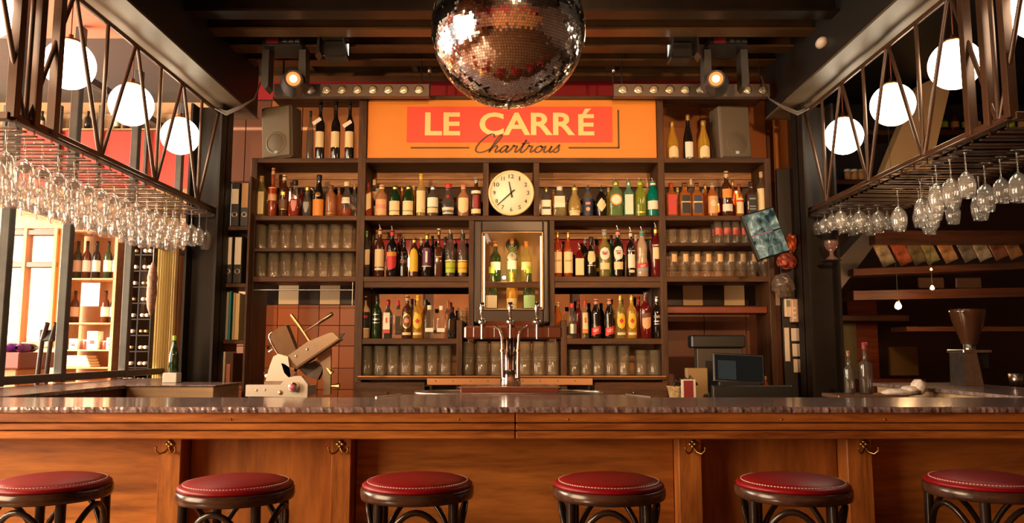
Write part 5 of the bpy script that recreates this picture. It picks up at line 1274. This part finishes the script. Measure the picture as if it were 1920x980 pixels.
# ================================================================ binder shelves left
Yb = 5.50
def bxx(px): return X_(px, Yb)
def bzz(py): return Z_(py, Yb)
bsf = thing('binder_shelf', 'narrow black shelf unit with ring binders beside the column', 'shelving', (bxx(437), Yb, bzz(720)))
MB().bbox(bxx(461.5), bxx(466), Yb, YB, bzz(760), bzz(330), .003).build('side_panel', WDV, bsf)
MB().bbox(bxx(406), bxx(410), Yb + .05, YB, bzz(760), bzz(330), .003).build('side_panel', WDV, bsf)
for py in (424, 531, 637, 716): MB().bbox(bxx(409), bxx(462), Yb, YB, bzz(py + 7), bzz(py), .002).build('shelf_board', WDV, bsf)
def binder(px0, px1, py0, py1, lab0, lab1, lm, ring, label):
    o = thing('ring_binder', label, 'binder', (bxx((px0 + px1) / 2), Yb + .12, bzz(py1) + .001)); x0, x1 = bxx(px0 + .6), bxx(px1 - .6)
    MB().bbox(x0, x1, Yb + .02, Yb + .26, bzz(py1) + .001, bzz(py0), .005).build('cover', mat('binder_black', (.018, .016, .015), .45), o)
    MB().bbox(x0 + .008, x1 - .008, Yb + .0185, Yb + .0205, bzz(lab1), bzz(lab0), .0005).build('spine_label', lm, o)
    MB().lathe([(.014, -.003), (.018, -.004), (.021, 0)], 20, c=((x0 + x1) / 2, Yb + .02, bzz(ring)), axis='y').build('finger_ring', BRUSH, o)
    MB().lathe([(0, -.001), (.0135, -.001)], 20, c=((x0 + x1) / 2, Yb + .02, bzz(ring)), axis='y').build('finger_hole', BLACK, o)
binder(425, 443, 341, 424, 353, 381, pmat('white'), 401, 'black ring binder with short white label, upper left')
binder(443.5, 461, 341, 424, 342, 388, pmat('caramel'), 401, 'black ring binder with long brown and cream label, upper right')
binder(416, 434, 442, 531, 444, 495, WHITE, 508, 'ring binder with long white spine, lower left')
binder(434.5, 452, 442, 531, 444, 495, WHITE, 508, 'ring binder with long white spine, lower right')
for (a, b, c, m, lab) in ((413, 424, 545, 'pink', 'tall pinkish folder on the third binder shelf'), (424.5, 429, 547, 'grey', 'thin grey folder beside the pinkish folder'), (429.5, 433, 545, 'teal', 'thin teal folder in the middle of the third binder shelf'), (437, 441, 548, 'tan', 'thin tan folder on the third binder shelf'), (441.5, 449, 549, 'cream', 'thick cream folder at the right of the third binder shelf')):
    o = tag(MB().bbox(bxx(a), bxx(b), Yb + .03, Yb + .25, bzz(637) + .001, bzz(c), .002).build('folder', pmat(m)), lab, 'folder')
for (a, b, c, m, lab) in ((408, 428, 659, 'white', 'white archive box standing on the binder shelf bottom'), (431, 438, 682, 'pink', 'short pinkish booklet right of the white archive box'), (439, 443, 662, 'brown', 'thin brown booklet right of the white archive box')):
    tag(MB().bbox(bxx(a), bxx(b), Yb + .01, Yb + .24, bzz(716) + .001, bzz(c), .002).build('archive_box' if m == 'white' else 'booklet', pmat(m)), lab, 'box' if m == 'white' else 'booklet')
# bottle on a white box on the left counter
Yc = 5.15; x = X_(323, Yc, 700)
o = tag(MB().bbox(x - .045, x + .045, Yc - .04, Yc + .04, ZT + .0008, ZT + .065, .003).build('small_white_box', WHITE), 'small white box on the left counter near the column', 'box')
bottle(x + .005, Yc, ZT + .066, .24, .030, 'champ', 'green', [], 'green', 'slim dark green bottle standing on the small white box', )

# ================================================================ right bay: till, monitor, papers
Yt = 5.25
def kx(px): return X_(px, Yt, 680)
def kz(py): return Z_(py, Yt)
pos = thing('cash_register_screen', 'dark till terminal with angled screen in the right bay', 'till', (kx(1385), Yt, .92))
Mx = Matrix.Translation((kx(1385), Yt, kz(690))) @ Matrix.Rotation(R(-12), 4, 'X') @ Matrix.Rotation(R(3), 4, 'Y')
w2, h2 = .170, .098
MB().bbox(-w2, w2, 0, .03, -h2, h2, .006, Mx).build('screen_body', BLACKM, pos)
MB().box(-w2 + .012, w2 - .012, -.002, 0, -h2 + .012, h2 - .012, Mx).build('screen', emis('till_screen', (.03, .026, .022), .35), pos)
MB().box(-w2 + .03, -.02, -.0035, -.002, -h2 + .02, h2 - .05, Mx).build('screen_window', emis('till_window', (.10, .10, .09), .3), pos)
MB().bbox(kx(1345), kx(1425), Yt - .02, Yt + .2, .921, kz(712), .01).build('base', BLACKM, pos)
MB().tube([(kx(1385), Yt + .05, kz(712)), (kx(1385), Yt + .03, kz(690))], .03, 12).build('stand', BLACKM, pos)
cd = tag(MB().bbox(kx(1322), kx(1465), 5.06, 5.12 + .0, .921, kz(720), .006).build('cash_box', BLACKM), 'flat black cash box in front of the till', 'cash box')
pr_ = thing('receipt_printer', 'dark box shaped printer standing behind the till', 'printer', (kx(1340), 5.55, .92))
MB().bbox(X_(1294, 5.5, 650), X_(1395, 5.5, 650), 5.45, 5.58, Z_(652, 5.5), Z_(628, 5.5), .01).build('top_box', BLACKM, pr_)
MB().bbox(X_(1305, 5.5, 650), X_(1390, 5.5, 650), 5.47, 5.57, .921, Z_(652, 5.5), .006).build('body', mat('printer_dark', (.05, .035, .025), .5), pr_)
cb = thing('menu_card_holder', 'red menu card with white edge standing by the till', 'card', (kx(1291), 5.1, .93))
MB().bbox(X_(1277, 5.1, 720), X_(1304, 5.1, 720), 5.095, 5.105, Z_(750, 5.1), Z_(711, 5.1), .001).build('white_card', WHITE, cb)
MB().bbox(X_(1282, 5.09, 720), X_(1300, 5.09, 720), 5.09, 5.095, Z_(750, 5.1), Z_(713, 5.1), .001).build('red_card', pmat('darkred'), cb)
bk = thing('straw_basket', 'small woven basket with dark cables left of the till', 'basket', (kx(1275), 5.2, .92))
MB().lathe([(.06, 0), (.075, .09), (.085, .10), (.07, .10), (.055, .01), (0, .01)], 20, c=(kx(1270), 5.22, .921)).build('basket', mat('straw', (.5, .32, .14), .7, 0, .4, 60), bk)
for i in range(4): MB().tube([(kx(1258 + 8 * i), 5.2, 1.0), (kx(1262 + 9 * i), 5.18, 1.06 + .01 * i), (kx(1275 + 9 * i), 5.19, 1.03)], .009, 8).build('cable_coil', BLACKM, bk)
tag(MB().bbox(kx(1290), kx(1330), 5.3, 5.36, .921, kz(690), .004).build('order_pad', mat('yellow_pad', (.35, .22, .09), .6)), 'yellowish order pad behind the menu card', 'pad')
for i, (px, m) in enumerate(((1432, 'red'), (1440, 'caramel'))):
    bottle(kx(px), 5.32, .921, .16, .022, 'liquor', 'redamber', [(.2, .6, 50, m)], m, 'small sauce bottle right of the till, %s cap' % ('red' if i == 0 else 'brown'))
# tilted monitor
Yv = 5.12; x, z = at(1437, 437, Yv)
mo = thing('tilted_monitor', 'tilted flat monitor showing four pale green pictures', 'monitor', (x, Yv, z - .16)); 
Mm = Matrix.Translation((x, Yv, z)) @ Matrix.Rotation(R(16), 4, 'Z') @ Matrix.Rotation(R(-8), 4, 'X') @ Matrix.Rotation(R(-16.5), 4, 'Y')
w2, h2 = .130, .160
MB().bbox(-w2, w2, 0, .035, -h2, h2, .006, Mm).build('housing', BLACKM, mo)
def scr_mat(nm, sc, off):
    m, t, b = nt(nm); tc = t.nodes.new('ShaderNodeTexCoord'); mp = t.nodes.new('ShaderNodeMapping'); mp.inputs['Location'].default_value = off; mp.inputs['Scale'].default_value = (sc, sc, sc)
    n = t.nodes.new('ShaderNodeTexNoise'); n.inputs['Scale'].default_value = 16; n.inputs['Detail'].default_value = 5; n.inputs['Distortion'].default_value = .8
    r = t.nodes.new('ShaderNodeValToRGB'); e = r.color_ramp.elements; e[0].position = .36; e[0].color = (.02, .035, .03, 1); e[1].position = .68; e[1].color = (.60, .58, .40, 1)
    q = e.new(.5); q.color = (.14, .17, .12, 1); q = e.new(.6); q.color = (.30, .31, .22, 1)
    t.links.new(tc.outputs['Object'], mp.inputs[0]); t.links.new(mp.outputs[0], n.inputs['Vector']); t.links.new(n.outputs['Fac'], r.inputs[0])
    em = t.nodes.new('ShaderNodeEmission'); em.inputs[1].default_value = .85; t.links.new(r.outputs[0], em.inputs[0]); t.links.new(em.outputs[0], t.nodes['Material Output'].inputs[0]); return m
for i, (a, b, c, d) in enumerate(((-w2 + .01, 0, .01, h2 - .01), (.0, w2 - .01, .01, h2 - .01), (-w2 + .01, 0, -h2 + .01, 0), (0, w2 - .01, -h2 + .01, 0))):
    MB().box(a, b - .001, -.003, 0, c, d, Mm).build('picture', scr_mat('screen_picture_%s' % 'abcd'[i], 1, (i * 3.1, i, 0)), mo)
MB().box(-w2 + .01, .05, -.0032, 0, .0, .010, Mm).build('caption_bar', emis('pink_caption', (.5, .2, .2), .6), mo)
MB().tube([(x + .05, Yv + .05, z), (x + .15, 5.62, z + .02)], .02, 10).build('wall_arm', BLACKM, mo)
# side panel of the right bay with thermostat, notes, bags
rp = struct(MB().bbox(X_(1452, 5.75, 500), X_(1500, 5.75, 500) + .12, 5.62, 5.66, .9, Z_(320, 5.7), .004).build('trim_right_panel', mat('black_side_panel', (.02, .013, .010), .5)))
Yp = 5.60
th = thing('thermostat', 'cream wall thermostat with grey display beside the right column', 'thermostat', (X_(1473, Yp), Yp, Z_(594, Yp)))
MB().bbox(X_(1468, Yp), X_(1481, Yp), Yp - .02, Yp + .018, Z_(594, Yp), Z_(560, Yp), .004).build('body', mat('cream_plastic', (.75, .55, .38), .4), th)
MB().bbox(X_(1470, Yp), X_(1477, Yp), Yp - .023, Yp - .02, Z_(575, Yp), Z_(563, Yp), .001).build('display', mat('lcd_grey', (.2, .22, .15), .3), th)
sb = thing('switch_box', 'beige box with small buttons right of the thermostat', 'box', (X_(1490, Yp), Yp, Z_(604, Yp)))
MB().bbox(X_(1478, Yp), X_(1505, Yp), Yp - .05, Yp + .018, Z_(604, Yp), Z_(561, Yp), .005).build('body', mat('beige_plastic', (.62, .38, .24), .45), sb)
for i in range(3): MB().bbox(X_(1480, Yp), X_(1484, Yp), Yp - .053, Yp - .05, Z_(598 - 9 * i, Yp), Z_(594 - 9 * i, Yp), .001).build('button', WHITE, sb)
for i, (a, b, c, d, lab) in enumerate(((1467, 1476, 614, 677, 'long narrow white note left of the three square notes'), (1480, 1503, 615, 639, 'topmost of three square paper notes on the dark panel'), (1481, 1504, 644, 668, 'middle of three square paper notes on the dark panel'), (1482, 1505, 673, 698, 'lowest of three square paper notes on the dark panel'))):
    tag(MB().bbox(X_(a, Yp), X_(b, Yp), Yp + .012, Yp + .018, Z_(d, Yp), Z_(c, Yp), .001).build('paper_note', mat('note_paper', (.85, .68, .52), .6)), lab, 'note')
def crumple(name, px, py, rx, rz, m, lab, cat, n=10):
    x, z = at(px, py, Yp - .08); b = MB(); vs = []; fs = []
    for i in range(n + 1):
        for j in range(16):
            th_ = math.pi * i / n; ph = 2 * math.pi * j / 16; q = 1 + rnd.uniform(-.22, .22)
            vs.append((x + rx * q * math.sin(th_) * math.cos(ph), Yp - .08 + .06 * q * math.sin(th_) * math.sin(ph), z + rz * q * math.cos(th_)))
    for i in range(n):
        for j in range(16): fs.append((i * 16 + j, i * 16 + (j + 1) % 16, (i + 1) * 16 + (j + 1) % 16, (i + 1) * 16 + j))
    b.add(vs, fs); return tag(b.build(name, m), lab, cat)
crumple('clear_plastic_bag', 1468, 535, .075, .075, glass('bag_plastic', (.7, .62, .55), (.35, .25, .2), .3, .1), 'crumpled clear plastic bag hanging under the monitor', 'bag')
crumple('red_snack_bag', 1476, 489, .07, .05, mat('red_foil', (.35, .07, .04), .25, .4, .6, 30), 'red and black foil snack bag right of the monitor', 'bag')
crumple('orange_snack_bag', 1483, 455, .035, .06, mat('orange_foil', (.55, .10, .03), .25, .4, .5, 30), 'small orange foil bag above the red snack bag', 'bag')
# wooden wall pieces seen right of the shelving
struct(MB().bbox(X_(1455, 6.0, 300), X_(1479, 6.0, 300), 6.0, 6.05, 2.0, 3.2, .004).build('trim_orange_post', WORANGE))

# ================================================================ right side room
YR = 7.3
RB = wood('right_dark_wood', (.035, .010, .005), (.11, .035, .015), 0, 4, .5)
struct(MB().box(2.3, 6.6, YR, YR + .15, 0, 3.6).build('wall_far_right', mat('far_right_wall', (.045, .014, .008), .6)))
def rbx(name, a, b, c, d, y0, y1, m, lab=None, cat=None, parent=None, bv=.006):
    o = MB().bbox(X_(a, y0), X_(b, y0), y0, y1, Z_(d, y0), Z_(c, y0), bv).build(name, m, parent)
    if lab: tag(o, lab, cat)
    return o
# diagonal brown brace
br_ = MB(); Y = 6.2; p = [at(a, b, Y) for a, b in ((1655, 325), (1722, 160), (1790, 130), (1745, 318))]
br_.prism(p, Y, Y + .12); struct(br_.build('trim_diagonal_brace', mat('brace_tan', (.80, .48, .22), .5)))
br_ = MB(); Y = 6.0; p = [at(a, b, Y) for a, b in ((1560, 560), (1575, 545), (1672, 415), (1640, 415), (1560, 500))]
br_.prism(p, Y, Y + .25); struct(br_.build('trim_stair_side', mat('stair_dark', (.10, .075, .06), .5)))
# shelf with leaning framed prints behind glass
sh = thing('framed_print_shelf', 'dark long wall shelf at the right with leaning prints', 'shelf', (X_(1800, 5.9), 5.9, Z_(520, 5.9)))
def beam_sl(n, y0, za, zb_, h, m, x0=1600, x1=2060, d=.25):
    xa, z1 = at(x0, za, y0); xb, z2 = at(x1, zb_, y0)
    b = MB(); b.prism([(xa, z1), (xb, z2), (xb, z2 - h), (xa, z1 - h)], y0, y0 + d); return b.build(n, m, sh)
beam_sl('shelf_board', 5.9, 504, 486, .05, RB); beam_sl('lower_board', 5.9, 545, 536, .07, RB); beam_sl('top_board', 5.9, 432, 432, .10, RB, 1640)
beam_sl('bottom_board', 5.9, 612, 612, .035, RB, 1700)
beam_sl('glass_front', 5.88, 450, 450, .22, PANE, 1650, 2060, .004)
prt = [(.45, .35, .22), (.5, .12, .05), (.2, .15, .08), (.35, .3, .12), (.6, .28, .12), (.25, .2, .15), (.5, .42, .3), (.3, .1, .06), (.42, .2, .08)]
for i, px in enumerate((1668, 1700, 1728, 1752, 1786, 1822, 1850, 1880, 1908)):
    Y = 6.0; x, z = at(px, 500 - (px - 1660) * .06, Y); lean = .25
    M = Matrix.Translation((x, Y, z)) @ Matrix.Rotation(R(-24), 4, 'Y')
    o = MB(); o.bbox(-.045, .06, 0, .012, .01, .21, .003, M); o = o.build('leaning_print', mat('print_%s' % 'abcdefghi'[i], prt[i], .35, 0, .8, 14))
    tag(o, 'leaning printed sleeve on the right shelf, %s from left' % ORD[i], 'print', 'leaning prints on the right shelf')
    tag(o)
for i, px in enumerate((1745, 1815)):
    o = rbx('dark_picture_frame', px - 24, px + 24, 520, 540, 6.12, 6.14, mat('dim_brown_picture', (.12, .06, .035), .5), '%s dim brown framed picture below the print shelf' % ('left' if i == 0 else 'right'), 'picture')
# little warm bulbs
for (px, py, r_, lab, st) in ((1684, 574, .024, 'bright bare bulb hanging low at right, lowest of three', 14), (1748, 540, .015, 'small warm bulb hanging at right, middle of three', 10), (1746, 505, .009, 'tiny warm bulb at right, highest of three', 5)):
    Y = 5.6; x, z = at(px, py, Y); o = thing('bare_bulb', lab, 'lamp', (x, Y, z - r_))
    MB().lathe([(0, -r_), (r_ * .8, -r_ * .6), (r_, 0), (r_ * .7, r_ * .8), (r_ * .4, r_ * 1.3)], 16, c=(x, Y, z)).build('bulb', emis('bulb_glow_%d' % st, (1, .55, .22), st), o)
    MB().lathe([(r_ * .42, r_ * 1.2), (r_ * .42, r_ * 2), (0, r_ * 2)], 10, c=(x, Y, z)).build('socket', BRASS, o)
    if st > 6:
        l_ = lamp('bulb_light', 'POINT', (x, Y - .05, z), None, st * .55, (1, .55, .25), radius=.03); l_.parent = o; l_.location = (0, -.05, r_)
    MB().tube([(x, Y, z + r_ * 2), (x, Y, 3.46)], .0015, 4).build('cord', BLACK, o)
# shelf high on the right with bottles
hr = thing('high_back_shelf', 'dark high shelf behind the right glass rack', 'shelf', (X_(1830, 6.6), 6.6, Z_(245, 6.6)))
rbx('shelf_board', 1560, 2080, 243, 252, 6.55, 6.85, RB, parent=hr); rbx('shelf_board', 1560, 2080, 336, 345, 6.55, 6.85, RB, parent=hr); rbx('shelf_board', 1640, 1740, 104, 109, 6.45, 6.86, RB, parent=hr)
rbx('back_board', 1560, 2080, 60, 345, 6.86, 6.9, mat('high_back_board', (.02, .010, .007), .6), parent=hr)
for i in range(9): simple_bottle(X_(1772 + 21 * i, 6.6, 240), 6.62, Z_(243, 6.55) + .001, .17, .034, GM[i % 3], pmat('caramel') if i % 2 else pmat('lime'), 'dim bottle on the high shelf behind the right rack, ' + ORD[i] + ' from left', 'bottles on the high right shelf')
for i, (px, m) in enumerate(((1591, 'white'), (1604, 'white'), (1617, 'tan'))):
    o = thing('glass_jar', '%s jar on the lower back shelf below the farthest right globe' % ['left', 'middle', 'right'][i], 'jar', (X_(px, 6.6, 335), 6.62, Z_(336, 6.55) + .001))
    MB().lathe([(0, 0), (.03, 0), (.03, .07), (.025, .08), (0, .08)], 14).build('body', pmat('caramel'), o, True); MB().lathe([(.028, .08), (.028, .10), (0, .10)], 14).build('lid', pmat(m), o, True)
for i, px in enumerate((1672, 1690, 1708)):
    o = thing('paper_lantern', '%s of three dim orange boxes high behind the right truss' % ['left', 'middle', 'right'][i], 'box', (X_(px, 6.5, 100), 6.5, Z_(104, 6.5)))
    MB().bbox(-.035, .035, -.03, .03, 0, .11, .01).build('box_body', mat('dim_orange_box', (.40, .14, .05), .5), o, True)
    MB().bbox(-.037, .037, -.032, .032, .09, .115, .008).build('box_lid', mat('dim_orange_lid', (.30, .10, .04), .5), o, True)
# orange lit panels at the far right of the shelving
struct(rbx('trim_orange_panel', 1545, 1572, 315, 400, 6.4, 6.45, WORANGE)); struct(rbx('trim_wood_panel', 1562, 1600, 600, 740, 6.6, 6.65, wood('green_brown_panel', (.10, .09, .04), (.2, .16, .08), 2, 4, .5)))
struct(rbx('trim_red_door', 1585, 1640, 560, 745, 6.7, 6.75, WRED)); struct(rbx('trim_olive_panel', 1660, 1712, 650, 704, 6.5, 6.54, mat('olive_panel', (.22, .13, .04), .6)))
struct(rbx('trim_wood_band', 1560, 1700, 590, 602, 6.45, 6.55, RB)); struct(rbx('trim_red_band_low', 1600, 1725, 710, 745, 6.5, 6.6, WRED))
# right work surface with empty bottles and towel
Y = 4.5; wr = thing('right_drying_board', 'low dark board with metal edge behind the bar at right', 'board', (X_(1600, Y), Y, Z_(742, Y)))
MB().bbox(X_(1545, Y), X_(1672, Y), Y - .12, Y + .12, Z_(745, Y), Z_(738, Y), .003).build('board', mat('drying_board', (.25, .13, .08), .3, .5), wr)
MB().box(X_(1550, Y), X_(1668, Y), Y - .1, Y + .1, .961, Z_(745, Y)).build('support', BLACKM, wr)
zb2 = Z_(738, Y) + .0008
for (px, top, w, lab) in ((1590, 657, 16, 'clear empty bottle with tall thin neck, left of the pair at right'), (1620, 641, 21, 'clear bottle with red neck top, right of the pair at right')):
    x, zt_ = at(px, top, Y); bottle(x, Y, zb2, zt_ - zb2, w / 2 / F * Y * 1.15, 'tallneck', 'smoke', [], 'copper' if px == 1590 else 'darkred', lab, liquid=('brown', .12))
tw2 = MB(); vs = []; fs = []
for (cx0, cz0, rx, rz) in ((1690, 737, .105, .020), (1722, 725, .036, .042), (1706, 730, .05, .02)):
    x, z = at(cx0, cz0, 4.4); z = max(z, ZB); vs = []; fs = []
    for i in range(9):
        for j in range(18):
            th_ = math.pi * i / 8; ph = 2 * math.pi * j / 18; q = 1 + rnd.uniform(-.10, .10)
            vs.append((x + rx * q * math.sin(th_) * math.cos(ph), 4.4 + .06 * q * math.sin(th_) * math.sin(ph), z + rz * q * math.cos(th_)))
    for i in range(8):
        for j in range(18): fs.append((i * 18 + j, i * 18 + (j + 1) % 18, (i + 1) * 18 + (j + 1) % 18, (i + 1) * 18 + j))
    tw2.add(vs, fs, True)
tag(tw2.build('bar_towel', mat('white_towel', (.80, .66, .55), .9, 0, .2, 60, .6)), 'crumpled white bar towel beside the right counter', 'towel')
# coffee grinder on the right counter
Y = 4.75; x = X_(1818, Y, 650); gr = thing('coffee_grinder', 'steel coffee grinder with tall brown bean hopper', 'grinder', (x, Y, ZT + .0008))
zz = ZT + .001
def gz(py): return Z_(py, Y)
MB().lathe([(.045, gz(645)), (.05, gz(637)), (.085, gz(605)), (.098, gz(585)), (.100, gz(580)), (0, gz(580))], 32, c=(x, Y, 0)).build('bean_hopper', glass('hopper_plastic', (.30, .13, .06), (.12, .045, .02), .6, .08), gr)
MB().lathe([(.035, gz(655)), (.035, gz(645)), (.045, gz(645))], 24, c=(x, Y, 0)).build('hopper_collar', CHROME, gr)
MB().bbox(x - .085, x + .085, Y - .08, Y + .1, gz(661), gz(655), .003).build('top_plate', BRUSH, gr)
MB().prism([(x - .075, gz(661)), (x + .0, gz(661)), (x + .03, zz), (x - .08, zz)], Y - .07, Y + .09).build('body', BRUSH, gr)
MB().bbox(x + .01, x + .085, Y - .05, Y + .09, gz(690), gz(661), .006).build('doser', BLACKM, gr)
MB().tube([(x + .05, Y, gz(690)), (x + .05, Y, zz)], .012, 10).build('fork_post', BLACKM, gr)
x2 = X_(1905, Y, 710); cn = thing('steel_cup', 'small steel milk cup on the right counter, by the edge', 'cup', (x2, Y, zz))
MB().lathe([(0, 0), (.035, 0), (.040, .07), (.038, .07), (.033, .003), (0, .003)], 24).build('cup', BRUSH, cn, True)
MB().tube([(.038, 0, .06), (.06, 0, .05), (.058, 0, .02), (.036, 0, .012)], .004, 8).build('handle', BRUSH, cn, True)
# cables at the column tops
for s, nm in ((-1, 'left'), (1, 'right')):
    c = MB()
    for i in range(3):
        c.tube([(s * 2.1, 5.27 - .01 * i, 2.94), (s * 1.98, 5.27, 2.90 - .012 * i), (s * 1.88, 5.25, 2.93 - .008 * i), (s * 1.80, 5.3, 3.0), (s * 1.78, 5.4, 3.2)], .006, 6)
    tag(c.build('cable_bundle', mat('grey_cable', (.10, .075, .06), .4)), 'loose bundle of dark cables at the top of the %s column' % nm, 'cable')

# ================================================================ added spot lamps out of view, lighting the shelves and taps
def added_spot(x, y, z, tgt, e, ang, lab, color=(1, .59, .27)):
    o = thing('added_spotlight', lab, 'spotlight', (x, y, z)); d = (Vector(tgt) - Vector((x, y, z))).normalized(); c = Vector((x, y, z))
    MB().tube([c - d * .16, c - d * .15, c + d * .02], [.03, .06, .065], 16).build('can', BLACKM, o)
    MB().tube([c - d * .1, Vector((x, y, 4.8 if y < 2.2 else 3.46))], .008, 6).build('stem', BLACKM, o)
    l = lamp('spot_beam', 'SPOT', c + d * .03, tgt, e, color, spot=ang, blend=.7, radius=.06); l.parent = o; l.location = d * .03
added_spot(-1.4, 1.2, 2.45, (-1.0, 5.7, 2.0), 420, 48, 'added black spotlight out of view, aimed at the left bottles')
added_spot(.3, 1.0, 3.2, (.1, 5.7, 2.2), 300, 44, 'added black spotlight out of view, aimed at the sign')
added_spot(1.4, 1.2, 2.45, (1.15, 5.7, 1.95), 340, 50, 'added black spotlight out of view, aimed at the right bottles')
added_spot(-.2, 3.6, 3.35, (0, 4.1, 1.0), 18, 70, 'small added downlight out of view over the beer taps')
